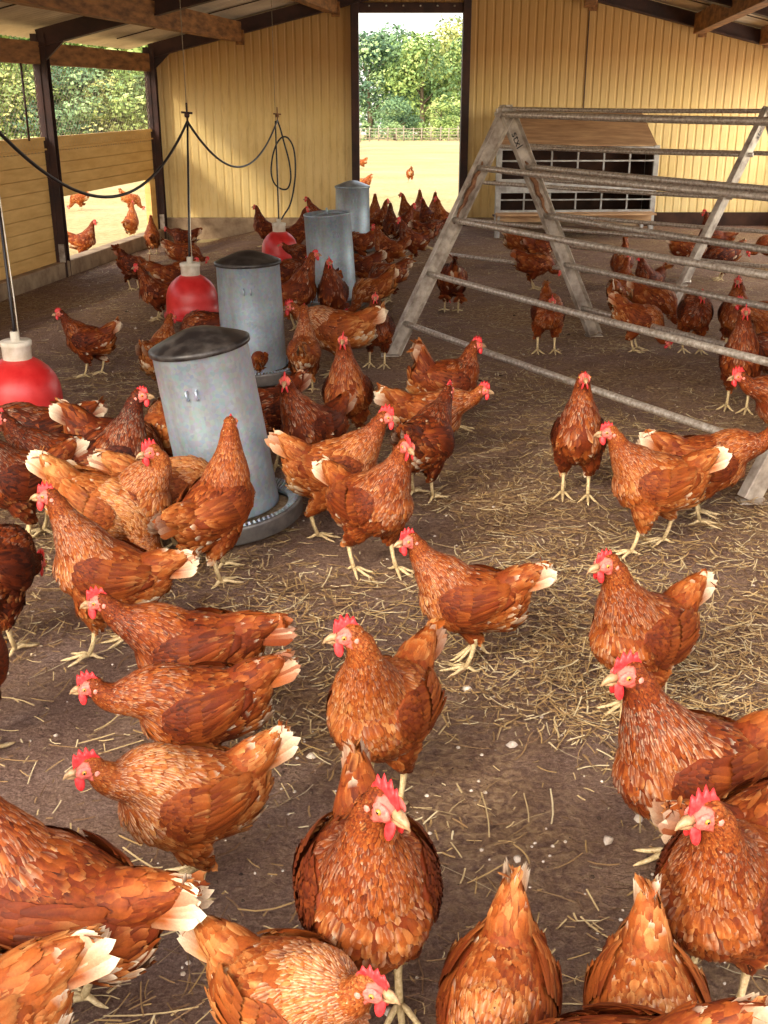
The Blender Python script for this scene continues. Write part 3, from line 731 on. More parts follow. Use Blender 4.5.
# ------------------------------------------------------------------ feeders
def feeder(loc, tilt=(0, 0), lid=None, label='', r=.145, h=.52, rot=0.0):
    e = empty('poultry_feeder', loc, rot); tag(e, label, 'feeder', 'tube feeders in a row')
    e.rotation_euler = (tilt[1], tilt[0], rot)
    # pan
    n = 96; R = .205
    pan = MB(); pan.lathe([(0, .004), (R-.012, .004), (R, .012), (R+.004, .052), (R+.008, .060), (R, .063), (R-.008, .056), (R-.012, .014), (0, .012)], n)
    p = pan.build('pan', M['pan'], e)
    fl = MB(); fl.lathe([(R-.014, .056), (R-.018, .058), (R-.030, .044), (R-.034, .036)], 96)
    for k in range(84):
        a_ = 2*math.pi*k/84; c_, s_ = math.cos(a_), math.sin(a_)
        fl.bar((c_*(R-.006), s_*(R-.006), .066), (c_*(R-.036), s_*(R-.036), .046), .0065, .009)
    fl.build('ribbed_grille', M['galv'], p)
    fd = MB(); fd.lathe([(0, .045), (.08, .04), (R-.05, .024), (R-.02, .018)], 48); fd.build('feed', M['feed'], e)['kind'] = 'stuff'
    z0 = .055
    tb = MB(); tb.lathe([(r-.004, z0), (r, z0), (r, z0+.004), (r-.001, z0+h*.5), (r-.004, z0+h-.01), (r-.001, z0+h-.006), (r-.001, z0+h), (r-.007, z0+h), (r-.008, z0+.004), (r-.004, z0)], n)
    tube_ = tb.build('tube', M['galv'], e)
    sm = MB(); sm.box((r-.004, -.006, z0+.02), (r+.001, .006, z0+h-.01)); s_ = sm.build('seam', M['galv'], tube_); s_.rotation_euler = (0, 0, 2.4)
    for k in (-.20, .0):
        cl = MB(); th = -1.62+k; c = np.array([math.cos(th), math.sin(th), 0]); cl.tube([c*(r-.003)+[0, 0, z0+h-.10], c*(r+.007)+[0, 0, z0+h-.10], c*(r+.007)+[0, 0, z0+h-.125], c*(r-.003)+[0, 0, z0+h-.125]], .0035, 6); cl.build('clip', M['galv'], tube_)
    zt = z0+h
    if lid:
        ld = MB(); ld.lathe([(r+.001, zt-.014), (r+.004, zt-.012), (r+.004, zt+.000), (r-.006, zt+.005), (r*.62, zt+.024), (r*.30, zt+.040), (r*.10, zt+.045), (0, zt+.046)], 64)
        ld.build('lid', M[lid], e)
    else:
        hb = MB(); hb.tube([(-r+.01, 0, zt-.015), (-r*.5, 0, zt-.004), (0, 0, zt+.002), (r*.5, 0, zt-.004), (r-.01, 0, zt-.015)], .004, 6); hb.tube([(0, 0, zt-.01), (0, 0, zt+.03)], .006, 6); hb.build('crossbar', M['galv'], e)
    return e
def fl(px, py): p = at(px, py); return (p[0], p[1], p[2])
feeder((-.445, 3.03, .004), (math.radians(-8), math.radians(1.5)), 'lid', 'galvanised tube feeder leaning left, nearest of the row, with dark conical lid', h=.50, r=.140)
feeder((-.585, 4.82, .006), (math.radians(-1.5), 0), 'lid', 'galvanised tube feeder with domed dark lid, behind the leaning one', r=.143, h=.47, rot=.2)
feeder((-.305, 6.65, .005), (math.radians(-4), 0), None, 'lidless galvanised feeder with a bar across its open top', r=.142, h=.50, rot=.5)
feeder((-.26, 9.25, .005), (0, 0), 'lid_steel', 'farthest galvanised feeder with pale lid, beside the open doorway', r=.142, h=.46, rot=.3)

# ------------------------------------------------------------------ bell drinkers
def drinker(loc, ztop, label, r=.14, lean=0.0):
    x, y, z = loc; e = empty('bell_drinker', loc); tag(e, label, 'drinker', 'hanging bell drinkers')
    k = r/.14
    b = MB(); b.lathe([(r+.006*k, 0), (r+.010*k, .006*k), (r+.006*k, .018*k), (r, .022*k), (r-.001, .08*k), (r*.97, .115*k), (r*.88, .150*k), (r*.74, .178*k), (r*.56, .200*k), (.055*k, .215*k), (0, .216*k)], 64); bell = b.build('bell', M['red'], e)
    t = MB(); t.lathe([(r-.002, .006), (r+.008*k, .0), (r+.014*k, .006*k), (r+.015*k, .024*k), (r+.011*k, .024*k), (r+.008*k, .010*k), (r, .012*k)], 64, c=(0, 0, -.010*k)); t.build('trough', M['red'], e)
    c = MB(); c.lathe([(.049*k, .205*k), (.050*k, .258*k), (.054*k, .262*k), (.054*k, .278*k), (.050*k, .280*k), (.016*k, .281*k), (.016*k, .310*k), (0, .312*k)], 48, mod=lambda j, q: .012*(1 if q % 2 else -1) if j in (0, 1) else 0); c.build('cap', M['white_plastic'], e)
    h = MB(); h.tube([(0, 0, .30*k), (0, 0, .33*k), (lean, 0, ztop-z)], [.007, .0052, .0052], 8); h.build('supply_pipe', M['hose'], e)
    h2 = MB(); h2.tube([(.012, .004, .30*k), (.012, .004, .40*k), (lean+.002, 0, ztop-z)], .0022, 6); h2.build('hanging_cord', M['white_plastic'], e)
    return e
drinker((-1.275, 3.70, .140), 1.13, 'red bell drinker at left edge with white screw cap and black pipe', .138)
drinker((-1.035, 5.85, .098), 1.075, 'red bell drinker with white cap beside the middle feeder', lean=.033)
drinker((-.79, 8.35, .05), 1.04, 'farthest red bell drinker, under the looped black hose', .135)
for (x, y, z0, z1, lb) in ((-1.002, 5.85, 1.07, 1.96, 'thin pale cord holding up the hose junction'), (-.789, 8.35, 1.03, 2.12, 'thin pale cord above the looped hose')):
    mb = MB(); mb.tube([(x, y, z0), (x, y, z1)], .0022, 6); o = mb.build('hanging_cord', M['cord']); tag(o, lb, 'cord', 'drinker cords')
def cat(p, q, sag, n=26): 
    p = np.array(p); q = np.array(q); return [p+(q-p)*t-np.array([0, 0, sag*4*t*(1-t)]) for t in np.linspace(0, 1, n)]
J1, J2 = (-1.002, 5.85, 1.085), (-.775, 8.35, 1.045)
mb = MB(); mb.tube(cat((-1.275, 3.70, 1.13), J1, .30), .0065, 8); o = mb.build('water_hose', M['hose']); tag(o, 'black hose sagging from left edge up to the cord junction', 'hose', 'black water hoses')
mb = MB(); mb.tube(cat(J1, J2, .27), .0062, 8); o = mb.build('water_hose', M['hose']); tag(o, 'black hose sagging between the two farther drinkers, before the back wall', 'hose', 'black water hoses')
x, y, z = J2; lp = []
for t in np.linspace(0, 1, 50):
    a = t*2*math.pi; s_ = math.sin(a)
    lp.append((x+.075*(1-math.cos(a))*.9*(1 if t < 1 else 1)-.03+(.02 if t > .5 else 0)*0 - .055*math.sin(a)*0+.0, y+.01*math.sin(a), z-.13-.16*(1-math.cos(a))*.0-.17*math.sin(a/2)**2*1.9*.9+.0))
loop = [(x, y, z), (x+.02, y, z-.06), (x+.045, y, z-.16), (x+.075, y, z-.28), (x+.085, y, z-.40), (x+.06, y+.004, z-.475), (x+.01, y+.008, z-.48), (x-.04, y+.012, z-.44), (x-.06, y+.012, z-.36), (x-.045, y+.01, z-.25), (x-.01, y+.006, z-.16), (x+.035, y+.006, z-.115), (x+.08, y+.006, z-.13), (x+.115, y+.004, z-.21), (x+.12, y+.004, z-.36), (x+.10, y+.002, z-.50), (x+.07, y+.002, z-.60), (x+.03, y, z-.66), (x+.004, y, z-.70)]
def cr(pts, k=6):
    P = [np.array(p, float) for p in pts]; P = [P[0]*2-P[1]]+P+[P[-1]*2-P[-2]]; o_ = []
    for i in range(1, len(P)-2):
        for t in np.linspace(0, 1, k, endpoint=False):
            a, b, c, d = P[i-1], P[i], P[i+1], P[i+2]; o_.append(.5*((2*b)+(c-a)*t+(2*a-5*b+4*c-d)*t*t+(3*b-a-3*c+d)*t**3))
    return o_+[P[-2]]
mb = MB(); mb.tube(cr(loop), .006, 8); o = mb.build('water_hose', M['hose']); tag(o, 'black hose hanging in a loop above the farthest drinker', 'hose', 'black water hoses')
for J, lb in ((J1, 'small dark hose clamp on the cord left of centre'), (J2, 'small rusty hose clamp above the looped hose')):
    mb = MB(); mb.lathe([(0, -.012), (.012, -.010), (.014, .0), (.012, .012), (0, .014)], 12, c=(J[0], J[1], J[2]+.03)); mb.tube([(J[0]-.028, J[1], J[2]+.045), (J[0]+.028, J[1], J[2]+.04)], .006, 6); mb.tube([(J[0], J[1], J[2]), (J[0], J[1], J[2]+.09)], .005, 6)
    o = mb.build('hose_clamp', M['rust_dirt'] if J is J2 else M['dark_steel']); tag(o, lb, 'clamp')

# ------------------------------------------------------------------ perches
def lerp(a, b, t): return np.array(a)*(1-t)+np.array(b)*t
def perch(name, FL, FR, AP, axis, label, text=True, zs=(1.113, .88, .64, .39, .155), rb=.0145, overL=.03, overR=.03):
    e = empty(name, ((FL[0]+FR[0])/2+axis[0]/2, (FL[1]+FR[1])/2+axis[1]/2, 0)); tag(e, label, 'perch', 'A-frame perches'); O = np.array(e.location)
    ax = np.array([axis[0], axis[1], 0.0]); au = ax/np.linalg.norm(ax)
    for k in (0, 1):
        off = ax*k
        for side, F in (('l', FL), ('r', FR)):
            foot = np.array([F[0], F[1], 0.0])+off-O; apx = np.array([AP[0], AP[1], 1.135])+off-O
            t = nrm(apx-foot); wv = nrm(np.cross(t, au))            # wv lies in the frame's plane
            mb = MB(); wdt = .074
            # channel: web facing along the axis with two flanges
            mb.bar(foot-au*.000, apx, .004, wdt, 0, up=wv); mb.bar(foot+wv*wdt/2-au*.016*(1 if k == 0 else -1)*-1, apx+wv*wdt/2-au*.016*(1 if k == 0 else -1)*-1, .034, .004, 0, up=wv)
            mb.bar(foot-wv*wdt/2+au*.016*(1 if k == 0 else -1), apx-wv*wdt/2+au*.016*(1 if k == 0 else -1), .034, .004, 0, up=wv)
            lg = mb.build('leg', M['galv_leg'], e, bevel=.0015)
            # dirt caked on the channel's inside
            dm = MB(); pts = [lerp(foot, apx, .55+.25*q)+au*.014*(1 if k == 0 else -1)+wv*.006*math.sin(q*23) for q in np.linspace(0, 1, 14)]
            dm.tube(pts, [.004+.010*abs(math.sin(q*3.3))*math.sin(math.pi*q/13) for q in range(14)], 7); dm.build('caked_dirt', M['rust_dirt'], lg)['kind'] = 'stuff'
            fp = MB(); fp.box(tuple(foot+np.array([-.045, -.03, -.0])), tuple(foot+np.array([.045, .03, .006]))); fp.build('foot_plate', M['galv_leg'], lg)
            for q in (.2, .47, .73):
                hm = MB(); c = lerp(foot, apx, q)-au*.006; hm.tube([c, c-au*.003], .0085, 10); hm.build('bolt_hole', M['ink'], lg)
            if text and ((k == 0 and side == 'r') or (k == 1 and side == 'l')):
                cu = bpy.data.curves.new('lettering', 'FONT'); cu.body = 'stxl'; cu.size = .058; cu.extrude = .0004; cu.align_x = 'CENTER'; cu.align_y = 'CENTER'
                tc_ = bpy.data.objects.new('t', cu); me_ = bpy.data.meshes.new_from_object(tc_); bpy.data.objects.remove(tc_); to = finish('lettering', me_, M['ink'], lg)
                fa = au; X = -t if side == 'r' else t; Z = fa; Y = np.cross(Z, X)     # reads along the leg, on the face towards the camera
                mt = Matrix(((X[0], Y[0], Z[0], 0), (X[1], Y[1], Z[1], 0), (X[2], Y[2], Z[2], 0), (0, 0, 0, 1)))
                c = lerp(foot, apx, .885)+fa*.0045; mt.translation = Vector(c); to.matrix_local = mt
        gp = MB(); a = np.array([AP[0], AP[1], 1.135])+off-O; gp.bar(a-nrm(np.array([FR[0]-FL[0], FR[1]-FL[1], 0]))*.05+np.array([0, 0, -.02]), a+nrm(np.array([FR[0]-FL[0], FR[1]-FL[1], 0]))*.05+np.array([0, 0, -.02]), .006, .07); gp.build('gusset_plate', M['galv_leg'], e)
    for i, z in enumerate(zs):
        for s, F in ((0, FL), (1, FR)):
            q = (z)/1.135; c = lerp(np.array([F[0], F[1], 0]), np.array([AP[0], AP[1], 1.135]), q)-O; 
            dirv = nrm(np.array([AP[0]-F[0], AP[1]-F[1], 0])); c = c+(-dirv*.016 if i == 0 else dirv*.0)+np.array([0, 0, -.0 if i else .012])
            mb = MB(); n = 24; pts = [c-au*overL+(ax+au*(overL+overR))*t+np.array([0, 0, -.006*math.sin(math.pi*t)]) for t in np.linspace(0, 1, n)]
            mb.tube(pts, rb, 12); mb.build('rail', M['galv_dull'], e)
    return e
AXA = (1.14, -2.08)
perch('a_frame_perch', (.03, 5.30), (1.13, 5.78), (.585, 5.56), AXA, 'nearer steel A-frame perch with long round rails running towards lower right')
perch('a_frame_perch', (.32, 7.88), (1.37, 8.42), (.86, 8.15), (1.44, -1.29), 'farther steel A-frame perch, behind the nearer one and before the nest box', rb=.0135)

# ------------------------------------------------------------------ nest box against the back wall
nb = empty('nest_box', (1.74, 10.3, 0)); tag(nb, 'grey framed two-tier nest box rack with dark openings by the back wall', 'nest box')
A0 = np.array([1.03-1.74, 10.12-10.3, 0]); A1 = np.array([2.45-1.74, 10.22-10.3, 0]); W_ = A1-A0; DB = np.array([.05, .62, 0])
def P(u, d, z): q = A0+W_*u+DB*d; return (q[0], q[1], z)
mb = MB()
for a, b in (((0, 1, .14), (1, 1, .14)), ): pass
mb.bar(P(0, .9, .47), P(1, .9, .47), .02, .62); mb.bar(P(0.005, .1, .47), P(0.005, .95, .47), .012, .62); mb.bar(P(.995, .1, .47), P(.995, .95, .47), .012, .62)
mb.bar(P(0, .45, .46), P(1, .45, .46), .50, .015); mb.bar(P(0, .45, .15), P(1, .45, .15), .50, .015); mb.build('carcass', M['nest_dark'], nb)
mb = MB()
for u in (0, 1): mb.bar(P(u, 0, 0.0), P(u, 0, .80), .045, .045, up=(0, 1, 0)); mb.bar(P(u, .9, 0.0), P(u, .9, .80), .035, .035, up=(0, 1, 0))
for z, h in ((.775, .03), (.67, .014), (.505, .02), (.405, .02), (.335, .012), (.235, .022)): mb.bar(P(0, -.02, z), P(1, -.02, z), .02, h)
mb.build('frame', M['nest_frame'], nb, bevel=.002)
for k in range(1, 6):
    for z0, z1 in ((.51, .765), (.245, .40)):
        mb = MB(); mb.bar(P(k/6, 0.02, z0), P(k/6, 0.02, z1), .014, .02, up=(0, 1, 0)); mb.build('divider', M['nest_frame'], nb)
mb = MB(); mb.bar(P(0, -.04, .455), P(1, -.04, .455), .012, .085); mb.build('ledge', M['nest_frame'], nb)
mb = MB(); mb.bar(P(-.01, -.02, .185), P(1.01, -.02, .185), .02, .085); mb.bar(P(-.01, -.14, .215), P(1.01, -.14, .215), .14, .015); mb.build('ledge', M['nest_board'], nb)
mb = MB(); a, b, c, d = P(-.01, .02, .80), P(1.0, .02, .79), P(.97, 1.3, 1.05), P(.04, 1.3, 1.05); up = lambda q: (q[0], q[1], q[2]+.012)
mb.add([a, b, c, d, up(a), up(b), up(c), up(d)], [(0, 3, 2, 1), (4, 5, 6, 7), (0, 1, 5, 4), (1, 2, 6, 5), (2, 3, 7, 6), (3, 0, 4, 7)]); mb.build('roof_board', M['nest_board'], nb)
# ------------------------------------------------------------------ loose straw on the floor
def straw():
    rng = np.random.default_rng(11); n = 230000
    y = 1.0+(rng.random(n)**1.6)*9.9; xl = -2.5+.15*(y-11); x = (rng.random(n)*2-1)*(0.85+y*.42)+.0
    ok = (x > bx(WL, 0)*0+(WL+AX*(y-11.2))+.08) & (x < (WR+AX*(y-11.2))-.1); x, y = x[ok], y[ok]; n = len(x)
    # drifts: thick under and around the perch and along the middle, thin where the earth is bare
    d = .5+.5*np.sin(x*2.1+y*1.3+1)*np.cos(y*1.7-x*1.1)+.35*np.sin(x*5.3-y*3.7)*np.sin(y*6.1+x*2.3)
    d += .55*np.exp(-((x-1.2)**2/1.6+(y-3.2)**2/2.2))+.3*np.exp(-((x-.35)**2/.3+(y-2.4)**2/.3))
    d -= 1.1*np.exp(-((x-.18)**2/.14+(y-1.45)**2/.25))+.6*np.exp(-((x-.1)**2/.08+(y-2.7)**2/.3))+.5*np.exp(-((x+.75)**2/.3+(y-1.7)**2/.3))
    d -= .5*np.exp(-((x-1.15)**2/.12+(y-4.15)**2/.25))
    keep = rng.random(n) < np.clip(d*.75, .06, 1); x, y = x[keep], y[keep]; n = len(x)
    th = rng.uniform(0, 2*math.pi, n); ln = np.where(rng.random(n) < .55, rng.gamma(2.0, .008, n)+.006, rng.gamma(3.2, .013, n)+.012); ln = np.minimum(ln, .13); wd = rng.uniform(.0005, .0013, n)*(1+y*.12)
    k = 4; V = np.zeros((n, k, 2, 3)); bend = rng.normal(0, .2, n); zt = rng.uniform(0.001, .010, n); tilt = rng.normal(0, .09, n)
    fz = np.array([floor_z(a, b) for a, b in zip(x, y)])
    for i in range(k):
        s = (i/(k-1)-.5); a = th+bend*s
        cx = x+np.cos(a)*ln*s; cy = y+np.sin(a)*ln*s; cz = fz+zt+np.abs(tilt*ln*s)+.0015
        for j, sg in enumerate((-1, 1)):
            V[:, i, j, 0] = cx-np.sin(a)*wd*sg; V[:, i, j, 1] = cy+np.cos(a)*wd*sg; V[:, i, j, 2] = cz+(.0006 if j else 0)
    off = np.arange(n)[:, None, None]*(k*2); a = np.array([[i*2, i*2+1, (i+1)*2+1, (i+1)*2] for i in range(k-1)])
    Fq = (off+a[None]).reshape(-1, 4)
    pal = np.array([S3(194, 168, 122), S3(172, 140, 92), S3(148, 116, 78), S3(208, 190, 150), S3(118, 88, 62)]); c = pal[rng.choice(5, n, p=[.25, .28, .2, .12, .15])]
    C_ = np.repeat(c, k*2, axis=0)
    o = put_mesh('straw_litter', V.reshape(-1, 3), [Fq], [M['straw']], None, C_, smooth_=False); tag(o, 'loose dry straw strewn over the whole barn floor', 'straw', kind='stuff')
straw()
# droppings and feathers
def blobs():
    rng = np.random.default_rng(4); mb = MB()
    for i in range(1500):
        y = 1.1+rng.random()**1.3*6; x = (rng.random()*2-1)*(.4+y*.36)
        if x < bx(WL, y)+.15: continue
        z = floor_z(x, y); r = rng.uniform(.0015, .0045)+.006*(rng.random() < .06)
        v = []; n = 6
        for j, (rr, zz) in enumerate(((1, 0), (.75, .55), (0.1, .8))):
            for k in range(n): a = 2*math.pi*k/n+j; v.append((x+math.cos(a)*r*rr*rng.uniform(.7, 1.3), y+math.sin(a)*r*rr*rng.uniform(.7, 1.3), z+r*zz))
        mb.add(v, [(j*n+k, j*n+(k+1) % n, (j+1)*n+(k+1) % n, (j+1)*n+k) for j in range(2) for k in range(n)]+[tuple(2*n+k for k in range(n))], int(rng.random() < .45), True)
    o = mb.build('floor_debris', [simple('grit', srgb(170, 152, 132), srgb(212, 200, 186), 40, .9, bs=0), simple('dark_dropping', srgb(52, 36, 28), srgb(92, 70, 54), 40, .9, bs=0)])
    tag(o, 'small droppings and pale grit scattered on the barn floor', 'droppings', kind='stuff')
blobs()

# ------------------------------------------------------------------ trees and fence beyond
def tree_mesh(seed, hue):
    rng = np.random.default_rng(seed); n = 6500; nb_ = 42
    cs = []; 
    for i in range(nb_):
        z = rng.uniform(.05, 1.0); r = .40*math.sin(math.pi*min(.97, .30+z*.66))**.7; a = rng.uniform(0, 6.28); q = rng.uniform(.3, 1)
        cs.append((r*q*math.cos(a), r*q*math.sin(a), z*.93, rng.uniform(.10, .19)))
    cs = np.array(cs); k = rng.integers(0, nb_, n); d = nrm(rng.normal(0, 1, (n, 3))); rad = cs[k, 3]*rng.uniform(.75, 1.05, n)
    p = cs[k, :3]+d*rad[:, None]; nn = nrm(d+rng.normal(0, .45, (n, 3))); t = nrm(np.cross(nn, rng.normal(0, 1, (n, 3)))); u = np.cross(nn, t); s = rng.uniform(.012, .026, n)[:, None]
    V = np.stack([p-t*s, p+u*s*.6, p+t*s, p-u*s*.6], 1).reshape(-1, 3); Fq = np.arange(n*4).reshape(-1, 4)
    pal = [np.array([S3(156, 180, 100), S3(128, 156, 88), S3(184, 202, 122), S3(96, 124, 76)]), np.array([S3(128, 160, 112), S3(102, 136, 98), S3(156, 184, 124), S3(80, 110, 82)]), np.array([S3(180, 190, 108), S3(202, 204, 126), S3(154, 172, 96), S3(124, 144, 80)])][hue]  # leaf tones lightened in place of distant haze
    c = pal[rng.choice(4, nb_)][k]*rng.uniform(.8, 1.2, (n, 1)); C_ = np.repeat(c, 4, 0)
    return V, Fq, C_
TM = {}
def tree(x, y, h, var, wdt, label):
    z = out_z(x, y); e = empty('tree', (x, y, z)); e.scale = (h*wdt, h*wdt, h); tag(e, label, 'tree', 'trees beyond the field'); e.rotation_euler = (0, 0, (x*7.3+y) % 6.28)
    if var not in TM:
        V, Fq, C_ = tree_mesh(100+var, var % 3); a = put_mesh('crown', V, [Fq], [M['leaf']], e, C_, smooth_=False)
        mb = MB(); mb.tube([(0, 0, -.02), (.01, 0, .2), (-.01, .01, .45), (.01, 0, .75)], [.030, .024, .017, .006], 8)
        for q in range(5):
            an = q*1.4; zz = .25+.09*q; mb.tube([(0, 0, zz), (.13*math.cos(an), .13*math.sin(an), zz+.12), (.24*math.cos(an), .24*math.sin(an), zz+.2)], [.013, .008, .003], 6)
        b = mb.build('trunk', M['bark'], e); TM[var] = (a, b)
    else:
        for s_ in TM[var]: c = s_.copy(); COL.objects.link(c); c.parent = e
rt = random.Random(3)
names = {0: 'bushy mid-green', 1: 'dense blue-green', 2: 'yellowish green'}
door_trees = [(-1.5, 118, 9.8, 1, 1.15, 'dense blue-green tree seen at the doorway\'s left side behind the fence'), (3.8, 116, 9.4, 0, 1.15, 'tree just left of the doorway\'s middle, behind the fence'), (8.6, 119, 10.2, 3, 1.05, 'tall green tree right of the doorway\'s middle'), (13.4, 117, 9.6, 2, 1.15, 'pale yellowish tree at the doorway\'s right side'),
    (1.2, 134, 11.6, 4, 1.1, 'farther tree showing over the left doorway trees'), (7.0, 136, 12.4, 5, 1.1, 'farther tree rising between the two middle doorway trees'), (13.5, 138, 13.6, 0, 1.1, 'tallest tree seen through the doorway, at upper right'), (1.0, 105, 3.6, 4, 1.5, 'low bush at the fence by the left doorpost'), (5.2, 105, 3.4, 3, 1.5, 'low bush at the fence in the doorway\'s middle'), (10.0, 105, 4, 1, 1.5, 'low blue-green bush by the fence, right in the doorway')]
for t in door_trees: tree(*t)
for i, px in enumerate((-60, -15, 25, 60, 95, 130, 165)):
    k = (px-384)/1157; y = 46+(i % 3)*7; tree(k*y, y, 7.5+(i*37 % 5)*.7, (i*2) % 6, 1.0, f'{names[((i*2) % 6) % 3]} tree outside the left openings, {["far left, half out of frame", "beside the near window edge", "behind the netting left of the steel post", "right behind the steel post", "in the netting right of the post", "in the middle of the far opening", "at the far end of the opening", "hidden by the corner post"][i]}')
for i, px in enumerate((-40, 0, 38, 78, 112, 150)):
    k = (px-384)/1157; y = 38; tree(k*y, y, 2.6+(i % 2)*.5, (i+1) % 6, 1.6, f'low bush under the trees outside the left openings, {["first at far left", "second from the left edge", "left of the steel post", "right of the steel post", "mid far opening", "at the corner post"][i]}')
fe = empty('field_fence', (6, 98, out_z(6, 98))); tag(fe, 'grey wooden post fence across the far edge of the dry field', 'fence')
for i in range(56):
    mb = MB(); x = -14+i*.75+rt.uniform(-.1, .1); h = 1.15+rt.uniform(-.12, .1); mb.tube([(x, 0, -.1), (x+rt.uniform(-.05, .05), 0, h)], [.06, .05], 6); mb.build('post', M['post_wood'], fe)
mb = MB()
for z in (.25, .5, .75, 1.0): mb.bar((-14, 0, z), (28, 0, z), .03, .05)
mb.build('fence_rails', M['post_wood'], fe)
